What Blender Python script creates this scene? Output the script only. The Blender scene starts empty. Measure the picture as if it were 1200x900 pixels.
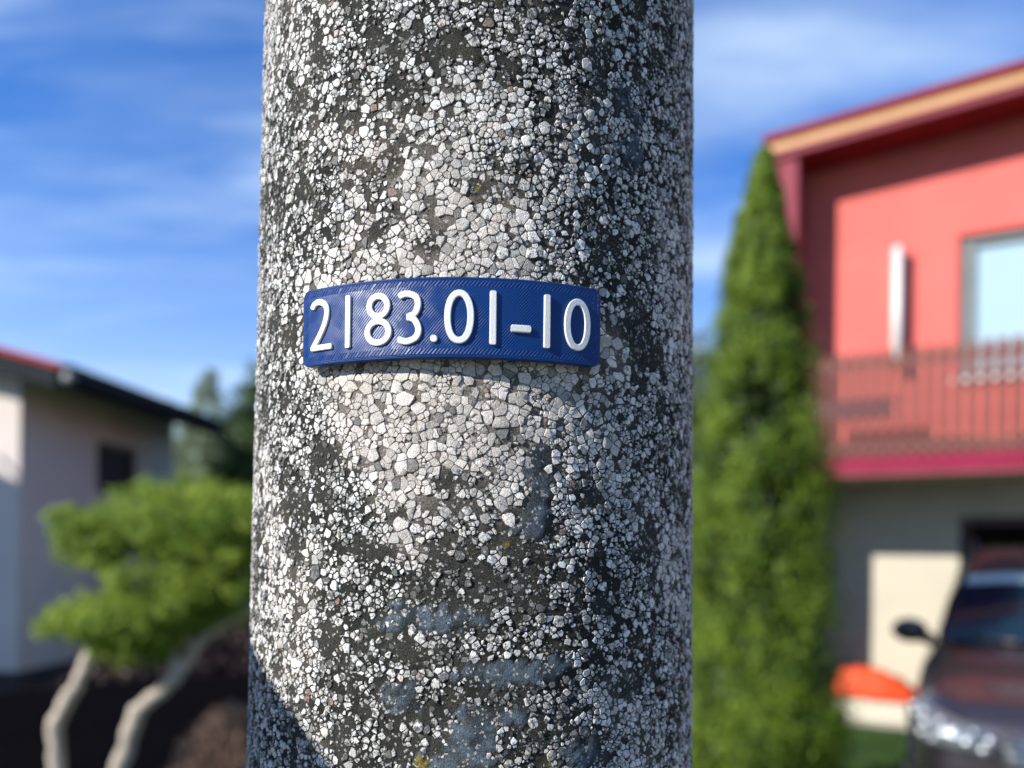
import bpy, math, random
import numpy as np
from mathutils import Vector, Matrix
rng = np.random.default_rng(7)
random.seed(7)
C = bpy.context.scene.collection
scene = bpy.context.scene
R = math.radians

# ------------------------------------------------------------------ camera
cam = bpy.data.cameras.new('camera')
cam_ob = bpy.data.objects.new('camera', cam)
C.objects.link(cam_ob)
cam.sensor_width = 36.0
cam.lens = 28.0
cam.shift_y = 0.1625
cam.clip_start = 0.01
cam.clip_end = 3000
cam_ob.matrix_world = Matrix.Translation((0, 0, 1.6)) @ Matrix.Rotation(R(90), 4, 'X') @ Matrix.Rotation(0.0128, 4, 'Z')
cam.dof.use_dof = True
cam.dof.focus_distance = 0.318
cam.dof.aperture_fstop = 4.4
cam.dof.aperture_blades = 0
scene.camera = cam_ob

# ------------------------------------------------------------------ sun and sky
SUN_EL, SUN_AZ = R(28), R(-118)          # azimuth from +Y towards +X
sd = Vector((math.sin(SUN_AZ) * math.cos(SUN_EL), math.cos(SUN_AZ) * math.cos(SUN_EL), math.sin(SUN_EL)))
sl = bpy.data.lights.new('sun', 'SUN')
sl.energy = 5.0
sl.angle = R(0.53)
sl.color = (1.0, 0.955, 0.88)
so = bpy.data.objects.new('sun', sl)
C.objects.link(so)
so.rotation_euler = sd.to_track_quat('Z', 'Y').to_euler()
so.location = sd * 40

world = bpy.data.worlds.new('World')
scene.world = world
world.use_nodes = True
nt = world.node_tree
N, L = nt.nodes, nt.links
N.clear()
out = N.new('ShaderNodeOutputWorld')
bg = N.new('ShaderNodeBackground')
bg.inputs['Strength'].default_value = 0.072
sky = N.new('ShaderNodeTexSky')
sky.sky_type = 'NISHITA'
sky.sun_disc = False
sky.sun_elevation = SUN_EL
sky.sun_rotation = SUN_AZ
sky.air_density = 1.0
sky.dust_density = 0.3
sky.ozone_density = 2.0
tc = N.new('ShaderNodeTexCoord')
sep = N.new('ShaderNodeSeparateXYZ')
L.new(tc.outputs['Generated'], sep.inputs[0])


def wmath(op, a, b=None, c=None):
    m = N.new('ShaderNodeMath')
    m.operation = op
    for i, v in enumerate((a, b, c)):
        if v is None:
            continue
        if isinstance(v, (int, float)):
            m.inputs[i].default_value = v
        else:
            L.new(v, m.inputs[i])
    return m.outputs[0]


zc = wmath('ADD', wmath('MAXIMUM', sep.outputs[2], 0.0), 0.12)
cxn = wmath('DIVIDE', sep.outputs[0], zc)
cyn = wmath('DIVIDE', sep.outputs[1], zc)
comb = N.new('ShaderNodeCombineXYZ')
L.new(cxn, comb.inputs[0])
L.new(cyn, comb.inputs[1])


def cloud_noise(rot, scale, loc, nscale, detail, dist, lo, hi):
    mp = N.new('ShaderNodeMapping')
    mp.inputs['Rotation'].default_value = (0, 0, rot)
    mp.inputs['Scale'].default_value = scale
    mp.inputs['Location'].default_value = loc
    L.new(comb.outputs[0], mp.inputs[0])
    n = N.new('ShaderNodeTexNoise')
    n.inputs['Scale'].default_value = nscale
    n.inputs['Detail'].default_value = detail
    n.inputs['Roughness'].default_value = 0.55
    n.inputs['Distortion'].default_value = dist
    L.new(mp.outputs[0], n.inputs[0])
    mr = N.new('ShaderNodeMapRange')
    mr.interpolation_type = 'SMOOTHSTEP'
    mr.inputs['From Min'].default_value = lo
    mr.inputs['From Max'].default_value = hi
    L.new(n.outputs[0], mr.inputs[0])
    return mr.outputs[0]


c1 = cloud_noise(R(25), (0.35, 1.0, 1), (8.8, 5.1, 0), 1.3, 6, 0.35, 0.44, 0.78)
c2 = cloud_noise(R(12), (0.5, 2.4, 1), (6.1, 2.4, 0), 1.1, 5, 0.6, 0.47, 0.80)
cl = wmath('MAXIMUM', c1, c2)
low = N.new('ShaderNodeMapRange')           # thin veil of cloud low over the horizon, all the way round
low.interpolation_type = 'SMOOTHSTEP'
low.inputs['From Min'].default_value = 0.42
low.inputs['From Max'].default_value = 0.05
low.inputs['To Max'].default_value = 0.60
L.new(sep.outputs[2], low.inputs[0])
cl = wmath('MINIMUM', wmath('ADD', wmath('MULTIPLY', cl, 0.85), low.outputs[0]), 0.9)
tint = N.new('ShaderNodeMix')
tint.data_type = 'RGBA'
tint.blend_type = 'MULTIPLY'
tint.inputs[0].default_value = 1.0
tint.inputs[7].default_value = (0.36, 0.84, 1.55, 1)
L.new(sky.outputs[0], tint.inputs[6])
mixc = N.new('ShaderNodeMix')
mixc.data_type = 'RGBA'
mixc.inputs[7].default_value = (5.4, 6.9, 8.8, 1)
L.new(cl, mixc.inputs[0])
L.new(tint.outputs[2], mixc.inputs[6])
L.new(mixc.outputs[2], bg.inputs['Color'])
L.new(bg.outputs[0], out.inputs['Surface'])

scene.view_settings.view_transform = 'Standard'
scene.view_settings.look = 'None'
scene.view_settings.exposure = 1.0
scene.view_settings.gamma = 1.0
scene.view_settings.use_curve_mapping = False


# ------------------------------------------------------------------ helpers
def link(o, parent=None):
    C.objects.link(o)
    if parent is not None:
        o.parent = parent
    return o


def tag(o, label=None, cat=None, group=None, kind=None):
    if label: o['label'] = label
    if cat: o['category'] = cat
    if group: o['group'] = group
    if kind: o['kind'] = kind
    return o


def thing(name, label, cat, loc=(0, 0, 0), rz=0.0, group=None):
    o = bpy.data.objects.new(name, None)
    o.empty_display_size = 0.1
    o.location = loc
    o.rotation_euler = (0, 0, rz)
    link(o)
    return tag(o, label, cat, group)


def mesh_obj(name, verts, faces, mat, parent=None, smooth=False, bevel=0.0, loc=None):
    me = bpy.data.meshes.new(name)
    me.from_pydata([tuple(v) for v in verts], [], [tuple(f) for f in faces])
    me.update()
    if mat: me.materials.append(mat)
    if smooth: me.polygons.foreach_set('use_smooth', [True] * len(me.polygons))
    o = bpy.data.objects.new(name, me)
    if loc: o.location = loc
    link(o, parent)
    if bevel:
        b = o.modifiers.new('bevel', 'BEVEL')
        b.width = bevel
        b.segments = 2
        b.limit_method = 'ANGLE'
    return o


def np_mesh(name, verts, loops, starts, totals, mat, parent=None, smooth=None, cols=None):
    me = bpy.data.meshes.new(name)
    me.vertices.add(len(verts))
    me.vertices.foreach_set('co', np.asarray(verts, np.float32).ravel())
    me.loops.add(len(loops))
    me.loops.foreach_set('vertex_index', np.asarray(loops, np.int32))
    me.polygons.add(len(starts))
    me.polygons.foreach_set('loop_start', np.asarray(starts, np.int32))
    me.update(calc_edges=True)
    if smooth is not None:
        me.polygons.foreach_set('use_smooth', smooth)
    if cols is not None:
        at = me.color_attributes.new('tone', 'FLOAT_COLOR', 'POINT')
        at.data.foreach_set('color', np.asarray(cols, np.float32).ravel())
    if mat: me.materials.append(mat)
    o = bpy.data.objects.new(name, me)
    return link(o, parent)


class MB:
    def __init__(s): s.v, s.f = [], []

    def box(s, x0, x1, y0, y1, z0, z1):
        b = len(s.v)
        s.v += [(x, y, z) for z in (z0, z1) for y in (y0, y1) for x in (x0, x1)]
        s.f += [tuple(b + i for i in q) for q in ((0, 2, 3, 1), (4, 5, 7, 6), (0, 1, 5, 4), (2, 6, 7, 3), (0, 4, 6, 2), (1, 3, 7, 5))]
        return s

    def tube(s, pts, rad, n=10, closed=True):
        b = len(s.v)
        pts = [Vector(p) for p in pts]
        if not hasattr(rad, '__len__'): rad = [rad] * len(pts)
        a = None
        for i, p in enumerate(pts):
            t = (pts[min(i + 1, len(pts) - 1)] - pts[max(i - 1, 0)]).normalized()
            if a is None: a = t.cross(Vector((0, 0, 1)) if abs(t.z) < 0.8 else Vector((1, 0, 0)))
            a = (a - t * a.dot(t)).normalized()
            c = t.cross(a)
            for k in range(n):
                w = 2 * math.pi * k / n
                s.v.append(tuple(p + (a * math.cos(w) + c * math.sin(w)) * rad[i]))
        for i in range(len(pts) - 1):
            for k in range(n):
                k2 = (k + 1) % n
                s.f.append((b + i * n + k, b + i * n + k2, b + (i + 1) * n + k2, b + (i + 1) * n + k))
        s.f.append(tuple(b + k for k in range(n))[::-1])
        s.f.append(tuple(b + (len(pts) - 1) * n + k for k in range(n)))
        return s

    def build(s, name, mat, parent=None, smooth=False, bevel=0.0):
        return mesh_obj(name, s.v, s.f, mat, parent, smooth, bevel)


# numpy value noise
def vnoise(x, y, seed, z=0.0):
    xi, yi = np.floor(x).astype(np.int64), np.floor(y).astype(np.int64)
    fx, fy = x - xi, y - yi
    fx, fy = fx * fx * (3 - 2 * fx), fy * fy * (3 - 2 * fy)

    def h(a, b):
        n = (a * 374761393 + b * 668265263 + seed * 974634777) & 0xFFFFFFFF
        n = ((n ^ (n >> 13)) * 1274126177) & 0xFFFFFFFF
        return ((n ^ (n >> 16)) & 0xFFFF) / 65535.0
    return (h(xi, yi) * (1 - fx) + h(xi + 1, yi) * fx) * (1 - fy) + (h(xi, yi + 1) * (1 - fx) + h(xi + 1, yi + 1) * fx) * fy


def fbm(x, y, seed, octs=4):
    s, a, t = 0, 0.5, 0
    for k in range(octs):
        s = s + a * vnoise(x * 2 ** k + 17.3 * k, y * 2 ** k + 5.1 * k, seed + k)
        t += a
        a *= 0.55
    return s / t


def sstep(a, b, x):
    t = np.clip((x - a) / (b - a), 0, 1)
    return t * t * (3 - 2 * t)


# ------------------------------------------------------------------ materials
def mat(name, col, rough=0.7, col2=None, nscale=4.0, bump=0.0, bscale=60.0, metal=0.0, coat=0.0, spec=0.5, detail=5, lo=0.35, hi=0.65):
    m = bpy.data.materials.new(name)
    m.use_nodes = True
    t = m.node_tree
    p = t.nodes['Principled BSDF']
    p.inputs['Roughness'].default_value = rough
    p.inputs['Metallic'].default_value = metal
    p.inputs['Coat Weight'].default_value = coat
    p.inputs['Coat Roughness'].default_value = 0.04
    p.inputs['Specular IOR Level'].default_value = spec
    p.inputs['Base Color'].default_value = (*col, 1)
    tcn = t.nodes.new('ShaderNodeTexCoord')
    if col2 is not None:
        n = t.nodes.new('ShaderNodeTexNoise')
        n.inputs['Scale'].default_value = nscale
        n.inputs['Detail'].default_value = detail
        r = t.nodes.new('ShaderNodeValToRGB')
        r.color_ramp.elements[0].position = lo
        r.color_ramp.elements[1].position = hi
        r.color_ramp.elements[0].color = (*col, 1)
        r.color_ramp.elements[1].color = (*col2, 1)
        t.links.new(tcn.outputs['Object'], n.inputs[0])
        t.links.new(n.outputs[0], r.inputs[0])
        t.links.new(r.outputs[0], p.inputs['Base Color'])
    if bump:
        n2 = t.nodes.new('ShaderNodeTexNoise')
        n2.inputs['Scale'].default_value = bscale
        n2.inputs['Detail'].default_value = 6
        b = t.nodes.new('ShaderNodeBump')
        b.inputs['Strength'].default_value = bump
        b.inputs['Distance'].default_value = 0.5 / bscale
        t.links.new(tcn.outputs['Object'], n2.inputs[0])
        t.links.new(n2.outputs[0], b.inputs['Height'])
        t.links.new(b.outputs[0], p.inputs['Normal'])
    return m


def leaf_mat(name, a, b, nscale=9.0, trans=0.35):
    m = bpy.data.materials.new(name)
    m.use_nodes = True
    t = m.node_tree
    p = t.nodes['Principled BSDF']
    p.inputs['Roughness'].default_value = 0.6
    p.inputs['Specular IOR Level'].default_value = 0.3
    g = t.nodes.new('ShaderNodeNewGeometry')
    tcn = t.nodes.new('ShaderNodeTexCoord')
    n = t.nodes.new('ShaderNodeTexNoise')
    n.inputs['Scale'].default_value = nscale
    n.inputs['Detail'].default_value = 3
    t.links.new(tcn.outputs['Object'], n.inputs[0])
    ad = t.nodes.new('ShaderNodeMath')
    ad.operation = 'MULTIPLY_ADD'
    ad.inputs[1].default_value = 0.35
    t.links.new(g.outputs['Random Per Island'], ad.inputs[0])
    t.links.new(n.outputs[0], ad.inputs[2])
    r = t.nodes.new('ShaderNodeValToRGB')
    r.color_ramp.elements[0].position = 0.42
    r.color_ramp.elements[1].position = 0.88
    r.color_ramp.elements[0].color = (*a, 1)
    r.color_ramp.elements[1].color = (*b, 1)
    t.links.new(ad.outputs[0], r.inputs[0])
    tr = t.nodes.new('ShaderNodeBsdfTranslucent')
    mx = t.nodes.new('ShaderNodeMixShader')
    mx.inputs[0].default_value = trans
    o = t.nodes['Material Output']
    t.links.new(r.outputs[0], p.inputs['Base Color'])
    t.links.new(r.outputs[0], tr.inputs['Color'])
    t.links.new(p.outputs[0], mx.inputs[1])
    t.links.new(tr.outputs[0], mx.inputs[2])
    t.links.new(mx.outputs[0], o.inputs['Surface'])
    return m


def tone_mat(name, rough, bump, bscale, spec=0.4, speck=0.0, sscale=900.0, sdark=0.35):
    """colour from the per-vertex albedo 'tone', broken up by fine grain"""
    m = bpy.data.materials.new(name)
    m.use_nodes = True
    t = m.node_tree
    p = t.nodes['Principled BSDF']
    p.inputs['Roughness'].default_value = rough
    p.inputs['Specular IOR Level'].default_value = spec
    at = t.nodes.new('ShaderNodeAttribute')
    at.attribute_name = 'tone'
    tcn = t.nodes.new('ShaderNodeTexCoord')
    n = t.nodes.new('ShaderNodeTexNoise')
    n.inputs['Scale'].default_value = sscale
    n.inputs['Detail'].default_value = 4
    t.links.new(tcn.outputs['Object'], n.inputs[0])
    mr = t.nodes.new('ShaderNodeMapRange')
    mr.inputs['From Min'].default_value = 0.3
    mr.inputs['From Max'].default_value = 0.7
    mr.inputs['To Min'].default_value = 1 - sdark
    mr.inputs['To Max'].default_value = 1 + sdark * 0.45
    t.links.new(n.outputs[0], mr.inputs[0])
    mx = t.nodes.new('ShaderNodeVectorMath')
    mx.operation = 'SCALE'
    t.links.new(at.outputs['Color'], mx.inputs[0])
    t.links.new(mr.outputs[0], mx.inputs['Scale'])
    colout = mx.outputs[0]
    geo = t.nodes.new('ShaderNodeNewGeometry')
    gn = t.nodes.new('ShaderNodeTexNoise')
    gn.inputs['Scale'].default_value = 620
    gn.inputs['Detail'].default_value = 4
    gn.inputs['Roughness'].default_value = 0.6
    t.links.new(geo.outputs['Position'], gn.inputs[0])
    gs = t.nodes.new('ShaderNodeMath')
    gs.operation = 'MULTIPLY_ADD'
    gs.inputs[1].default_value = 0.42
    t.links.new(at.outputs['Alpha'], gs.inputs[0])
    t.links.new(gn.outputs[0], gs.inputs[2])
    gr_ = t.nodes.new('ShaderNodeMapRange')
    gr_.inputs['From Min'].default_value = 0.74
    gr_.inputs['From Max'].default_value = 0.82
    gr_.inputs['To Max'].default_value = 0.88
    t.links.new(gs.outputs[0], gr_.inputs[0])
    gm = t.nodes.new('ShaderNodeMix')
    gm.data_type = 'RGBA'
    gm.inputs[7].default_value = (0.035, 0.036, 0.033, 1)
    t.links.new(gr_.outputs[0], gm.inputs[0])
    t.links.new(colout, gm.inputs[6])
    colout = gm.outputs[2]
    if speck > 0:                       # pale sand grains in the cement
        v = t.nodes.new('ShaderNodeTexVoronoi')
        v.inputs['Scale'].default_value = 1100
        t.links.new(tcn.outputs['Object'], v.inputs[0])
        s = t.nodes.new('ShaderNodeSeparateColor')
        t.links.new(v.outputs['Color'], s.inputs[0])
        gt = t.nodes.new('ShaderNodeMath')
        gt.operation = 'GREATER_THAN'
        gt.inputs[1].default_value = 1 - speck
        t.links.new(s.outputs[0], gt.inputs[0])
        m2 = t.nodes.new('ShaderNodeMix')
        m2.data_type = 'RGBA'
        m2.inputs[7].default_value = (0.28, 0.27, 0.25, 1)
        t.links.new(gt.outputs[0], m2.inputs[0])
        t.links.new(colout, m2.inputs[6])
        colout = m2.outputs[2]
    t.links.new(colout, p.inputs['Base Color'])
    n2 = t.nodes.new('ShaderNodeTexNoise')
    n2.inputs['Scale'].default_value = bscale
    n2.inputs['Detail'].default_value = 5
    n2.inputs['Roughness'].default_value = 0.65
    t.links.new(tcn.outputs['Object'], n2.inputs[0])
    b = t.nodes.new('ShaderNodeBump')
    b.inputs['Strength'].default_value = bump
    b.inputs['Distance'].default_value = 0.0009
    t.links.new(n2.outputs[0], b.inputs['Height'])
    t.links.new(b.outputs[0], p.inputs['Normal'])
    return m


M = {}
M['stone'] = tone_mat('crushed_marble', 0.6, 0.8, 1500, 0.35, 0, 1100, 0.34)
M['cement'] = tone_mat('weathered_cement', 0.9, 1.0, 1500, 0.12, 0.07, 1300, 0.6)
M['pink'] = mat('coral_render', (0.52, 0.116, 0.098), 0.85, (0.47, 0.102, 0.086), 1.5, 0.25, 300, spec=0.2)
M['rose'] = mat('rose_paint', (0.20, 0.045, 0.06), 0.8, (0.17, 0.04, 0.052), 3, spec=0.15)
M['maroon'] = mat('maroon_boards', (0.19, 0.016, 0.020), 0.8, (0.155, 0.013, 0.016), 3, spec=0.08)
M['crimson'] = mat('crimson_fascia', (0.185, 0.009, 0.035), 0.6, (0.165, 0.008, 0.03), 3, spec=0.15)
M['verge'] = mat('varnished_board', (0.40, 0.215, 0.105), 0.6, (0.46, 0.26, 0.13), 6, spec=0.2)
M['cream'] = mat('cream_render', (0.40, 0.365, 0.29), 0.9, (0.36, 0.33, 0.26), 2, 0.25, 250)
M['white'] = mat('white_paint', (0.6000, 0.6000, 0.5850), 0.45)
M['slat'] = mat('brown_stain', (0.13, 0.045, 0.037), 0.7, (0.10, 0.034, 0.028), 7, spec=0.2)
M['railbase'] = mat('weathered_rail', (0.2560, 0.1760, 0.1360), 0.7, (0.2000, 0.1360, 0.1040), 7)
M['frame'] = mat('grey_window_frame', (0.1400, 0.1470, 0.1400), 0.5, (0.1190, 0.1260, 0.1190), 5)
M['blind'] = mat('white_curtain', (0.6240, 0.6720, 0.6800), 0.8, (0.5600, 0.6240, 0.6400), 5)
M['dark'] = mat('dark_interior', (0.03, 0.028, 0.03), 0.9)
M['lwall'] = mat('pale_render', (0.58, 0.505, 0.455), 0.9, (0.53, 0.46, 0.42), 1.2, 0.3, 200)
M['plinth'] = mat('dark_plinth', (0.05, 0.035, 0.035), 0.9, (0.035, 0.025, 0.026), 5, 0.4, 80)
M['roofred'] = mat('red_sheet_roof', (0.30, 0.035, 0.035), 0.9, (0.26, 0.03, 0.03), 6, spec=0.1)
M['fasciadark'] = mat('dark_fascia', (0.022, 0.026, 0.030), 0.9, (0.016, 0.019, 0.022), 5, spec=0.08)
M['zinc'] = mat('zinc_gutter', (0.13, 0.14, 0.145), 0.6, (0.10, 0.11, 0.115), 10, metal=0.3)
M['brownframe'] = mat('brown_joinery', (0.07, 0.022, 0.022), 0.5, (0.05, 0.016, 0.016), 8)
M['fence'] = mat('dark_brown_board', (0.030, 0.019, 0.019), 0.9, (0.020, 0.013, 0.014), 12, 0.5, 60, spec=0.1)
M['bark'] = mat('pale_grey_bark', (0.42, 0.36, 0.29), 0.9, (0.28, 0.24, 0.19), 14, 1.0, 60)
M['barkd'] = mat('brown_bark', (0.12, 0.085, 0.06), 0.95, (0.07, 0.05, 0.035), 14, 1.0, 40)
M['thuja'] = leaf_mat('thuja_foliage', (0.020, 0.055, 0.004), (0.145, 0.215, 0.012), 5.0, 0.25)
M['juniper'] = leaf_mat('juniper_foliage', (0.055, 0.13, 0.012), (0.31, 0.39, 0.05), 5, 0.38)
M['spruce'] = leaf_mat('dark_conifer_foliage', (0.02, 0.045, 0.014), (0.07, 0.12, 0.03), 2.0, 0.2)
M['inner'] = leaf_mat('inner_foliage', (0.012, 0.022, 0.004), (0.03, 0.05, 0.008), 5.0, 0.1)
M['birch'] = leaf_mat('pale_deciduous_foliage', (0.13, 0.17, 0.10), (0.24, 0.29, 0.17), 1.0, 0.45)  # pale greens, lightened further with distance haze put into the colour
M['olive'] = leaf_mat('olive_foliage', (0.05, 0.075, 0.018), (0.15, 0.17, 0.05), 1.5, 0.3)
M['purple'] = leaf_mat('purple_hedge_foliage', (0.012, 0.010, 0.012), (0.045, 0.022, 0.022), 3, 0.1)
M['dry'] = leaf_mat('dry_stalks', (0.14, 0.085, 0.06), (0.30, 0.21, 0.16), 8, 0.2)
M['grass'] = leaf_mat('grass_blades', (0.015, 0.045, 0.008), (0.05, 0.10, 0.018), 3, 0.3)
M['ground'] = mat('lawn_soil', (0.020, 0.042, 0.008), 0.95, (0.036, 0.062, 0.014), 1.2, 0.8, 30)  # darkened all over in place of a missing shadow on the lawn
M['paving'] = mat('pale_concrete_paving', (0.2940, 0.2730, 0.2310), 0.9, (0.2450, 0.2240, 0.1890), 3, 0.5, 60)
M['step'] = mat('pale_step_concrete', (0.4500, 0.4200, 0.3450), 0.9, (0.3900, 0.3600, 0.2925), 6, 0.4, 80)
M['asphalt'] = mat('asphalt', (0.05, 0.05, 0.052), 0.9, (0.065, 0.064, 0.062), 8, 0.8, 150)
M['tarp'] = mat('orange_plastic', (0.50, 0.055, 0.012), 0.6, (0.45, 0.045, 0.010), 8, spec=0.2)
M['tarpy'] = mat('yellow_orange_plastic', (0.55, 0.20, 0.02), 0.6, spec=0.2)
M['car'] = mat('anthracite_car_paint', (0.022, 0.018, 0.024), 0.35, metal=0.4, coat=1.0)
M['glass'] = mat('dark_glass', (0.004, 0.014, 0.026), 0.03, spec=0.28)
M['chrome'] = mat('chrome', (0.85, 0.86, 0.88), 0.12, metal=1.0)
M['blackpl'] = mat('black_plastic', (0.012, 0.012, 0.014), 0.3, coat=0.5)
M['rubber'] = mat('rubber', (0.02, 0.02, 0.02), 0.85)
M['alloy'] = mat('alloy', (0.45, 0.46, 0.48), 0.3, metal=0.9)
M['lampbowl'] = mat('headlight_lens', (0.16, 0.18, 0.20), 0.35, metal=0.5, coat=0.4)
M['reflector'] = mat('headlight_reflector', (0.55, 0.56, 0.58), 0.30, metal=1.0)
M['teal'] = mat('painted_sky_reflection', (0.36, 0.47, 0.46), 0.4)  # pale teal colour painted in for sky reflected in the windscreen
M['caster'] = mat('grey_caster_metal', (0.35, 0.36, 0.37), 0.45, metal=0.5)
M['digit'] = mat('white_printed_plastic', (0.5760, 0.5832, 0.5688), 0.42, (0.5328, 0.5472, 0.5328), 500, 0.35, 1600)
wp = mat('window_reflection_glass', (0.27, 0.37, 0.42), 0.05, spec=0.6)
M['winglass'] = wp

# ------------------------------------------------------------------ ground
def ground_z(x, y):
    return -0.6 * sstep(-0.6, -3.2, x) * sstep(1.5, 4.0, y)


gx = np.concatenate([[-900, -300, -120, -60, -30, -18], np.arange(-12, 12.1, 0.6), [18, 30, 60, 120, 300, 900]])
gy = np.concatenate([[-900, -300, -100, -40, -15, -6], np.arange(-3, 24.1, 0.6), [30, 45, 80, 150, 400, 1500]])
GX, GY = np.meshgrid(gx, gy)
GZ = ground_z(GX, GY) + 0.0
vv = np.stack([GX, GY, GZ], -1).reshape(-1, 3)
nx = len(gx)
ff = [(j * nx + i, j * nx + i + 1, (j + 1) * nx + i + 1, (j + 1) * nx + i) for j in range(len(gy) - 1) for i in range(nx - 1)]
tag(mesh_obj('ground', vv, ff, M['ground'], smooth=True), kind='structure')

pvm = MB().box(-40, 40, -1.6, 1.15, -0.2, 0.012).build('bounce_pavement', M['paving'])  # unseen pale paving, added to bounce warm light onto the pole's dark side
tag(pvm, kind='structure')
kb = MB().box(-40, 40, -1.76, -1.603, -0.3, 0.014).build('kerb', M['step'])
tag(kb, kind='structure')

# ------------------------------------------------------------------ concrete pole
PX, PY = -0.0194, 0.4164
PR0, PZ0, PK = 0.1098, 1.68, 0.0105


def prad(z): return PR0 - PK * (z - PZ0)


def on_pole(u, z, h=0.0):
    """u = arc length at the reference radius (0 faces the photographer), h = height over the surface"""
    th = u / PR0
    r = prad(z) + h
    return np.stack([r * np.sin(th), -r * np.cos(th), z + 0 * th], -1)


pole = thing('concrete_pole', 'tall round utility pole of washed concrete full of crushed white stone', 'utility pole', (PX, PY, 0))

SMEARS = [  # theta deg, z, half width mm, half height mm  (smooth slate grey patches on the concrete)
    (-6.8, 1.5733, 16, 5), (15.1, 1.634, 4.5, 7), (15.6, 1.622, 4, 9), (14.3, 1.611, 5.5, 6), (2.9, 1.5262, 9, 14), (-11.8, 1.5434, 6, 6),
    (6.1, 1.5524, 12, 5), (17.5, 1.5536, 11, 5), (38.1, 1.765, 6, 8), (36.6, 1.7847, 6, 5), (25.4, 1.519, 9, 5), (-2.5, 1.514, 12, 7),
    (10, 1.536, 8, 4)]
BARE = [(-6.9, 1.7184, 6, 5), (-18.7, 1.726, 4, 6), (-12.3, 1.6143, 5, 4), (-38.5, 1.6183, 13, 7), (-39.8, 1.597, 7, 5), (11.8, 1.604, 12, 10),
        (2.3, 1.741, 6, 3), (-17, 1.7506, 6, 5), (-27.3, 1.7779, 6, 5), (-3.7, 1.6275, 5, 4), (-43.7, 1.7879, 7, 6), (44, 1.6025, 10, 8),
        (26.6, 1.6225, 7, 5), (-28, 1.565, 5, 8), (-20, 1.60, 9, 4), (-2, 1.597, 12, 9), (30, 1.58, 6, 5), (46, 1.60, 6, 14), (-14, 1.795, 8, 3),
        (40, 1.70, 6, 8), (38, 1.545, 7, 5), (-52, 1.70, 6, 5), (-56, 1.66, 5, 8), (-50, 1.745, 5, 9), (-60, 1.61, 6, 6), (8, 1.585, 16, 6), (-10, 1.56, 12, 6)]
YELLOW = [(-33.5, 1.5261, 2.6, 2.2), (-7.3, 1.5185, 3.5, 5), (9.5, 1.603, 4.5, 3), (2.5, 1.7395, 2.5, 1.5), (19, 1.517, 3.5, 2.5), (17, 1.744, 1.6, 1.0)]


def spots(u, z, lst, seed, rag=0.55):
    m = np.zeros_like(u)
    w = (fbm(u * 330, z * 330, seed, 4) - 0.5) * 2.4 * rag
    for th, zz, a, b in lst:
        if lst is YELLOW: a, b = a * 0.7, b * 0.7
        d = np.sqrt(((u - R(th) * PR0) / (a * 1e-3)) ** 2 + ((z - zz) / (b * 1e-3)) ** 2)
        m = np.maximum(m, sstep(1.04, 0.94, d + w))
    return m


def fields(u, z):
    th = np.degrees(u / PR0)
    d = np.sqrt(((th + 3) / 31) ** 2 + ((z - 1.683) / 0.067) ** 2)
    n = fbm(u * 45, z * 45, 3, 4)
    clean = sstep(1.34, 0.58, d + (n - 0.5) * 1.3)
    clean = np.maximum(clean, 0.35 * sstep(0.50, 0.66, fbm(u * 28 + 9, z * 22, 21, 3)))
    smear = spots(u, z, SMEARS, 31, 1.0)
    bare = spots(u, z, BARE, 41, 0.8)
    b2 = sstep(0.63, 0.69, fbm(u * 105 + 4, z * 80, 55, 3)) * (1 - clean * 0.92)
    low = sstep(1.625, 1.58, z) * sstep(-22, -6, th) * sstep(36, 16, th)       # cement skin left over the stones lower down
    b2 = np.maximum(b2, low * 0.8 * sstep(0.51, 0.58, fbm(u * 80, z * 95 + 8, 77, 4)))
    bare = np.maximum(bare, b2)
    yel = spots(u, z, YELLOW, 61, 0.9)
    return clean, smear, bare, yel


ZLO, ZHI, ULIM = 1.43, 1.93, R(118) * PR0

# detailed stretch of the shaft
nu, nz = 470, 300
uu = np.linspace(-math.pi * PR0, math.pi * PR0, nu, endpoint=False)
zz = np.linspace(ZLO, ZHI, nz)
U, Z = np.meshgrid(uu, zz)
clean, smear, bare, yel = fields(U, Z)
fine = fbm(U * 420, Z * 420, 5, 3)
mid = fbm(U * 130, Z * 130, 8, 3)
H = -0.0003 + (fine - 0.5) * 0.0007 + (mid - 0.5) * 0.0004 + bare * 0.0004 * (fine) + smear * 0.0006 + yel * 0.0003
H *= sstep(ZLO, ZLO + 0.02, Z) * sstep(ZHI, ZHI - 0.02, Z)


def lerp3(c, a, m): return c * (1 - m[..., None]) + np.array(a) * m[..., None]


T = np.zeros(U.shape + (3,)) + np.array((0.022, 0.0225, 0.020))
T *= (0.65 + 0.8 * fbm(U * 180, Z * 180, 12, 3))[..., None]
T = lerp3(T, (0.17, 0.148, 0.128), clean * (1 - bare * 0.4))
T = lerp3(T, (0.042, 0.042, 0.037), bare * 0.8)
T = lerp3(T, (0.075, 0.065, 0.042), bare * sstep(0.58, 0.7, fbm(U * 60, Z * 60, 91, 3)) * 0.3)
T = lerp3(T, (0.066, 0.084, 0.102), smear * sstep(0.22, 0.46, fbm(U * 300, Z * 300, 44, 3)))
T = T * (1 - smear[..., None] * 0.5 * (1 - 2 * sstep(0.3, 0.7, fbm(U * 150, Z * 150, 66, 4))[..., None]))
T = lerp3(T, (0.20, 0.16, 0.03), yel * sstep(0.48, 0.60, fbm(U * 700, Z * 700, 52, 2)))
V = on_pole(U.ravel(), Z.ravel(), H.ravel())
idx = np.arange(nu * nz).reshape(nz, nu)
a = idx[:-1]
b = idx[1:]
q = np.stack([a, np.roll(a, -1, 1), np.roll(b, -1, 1), b], -1).reshape(-1, 4)
cols = np.concatenate([T.reshape(-1, 3), np.zeros((nu * nz, 1))], 1)
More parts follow.
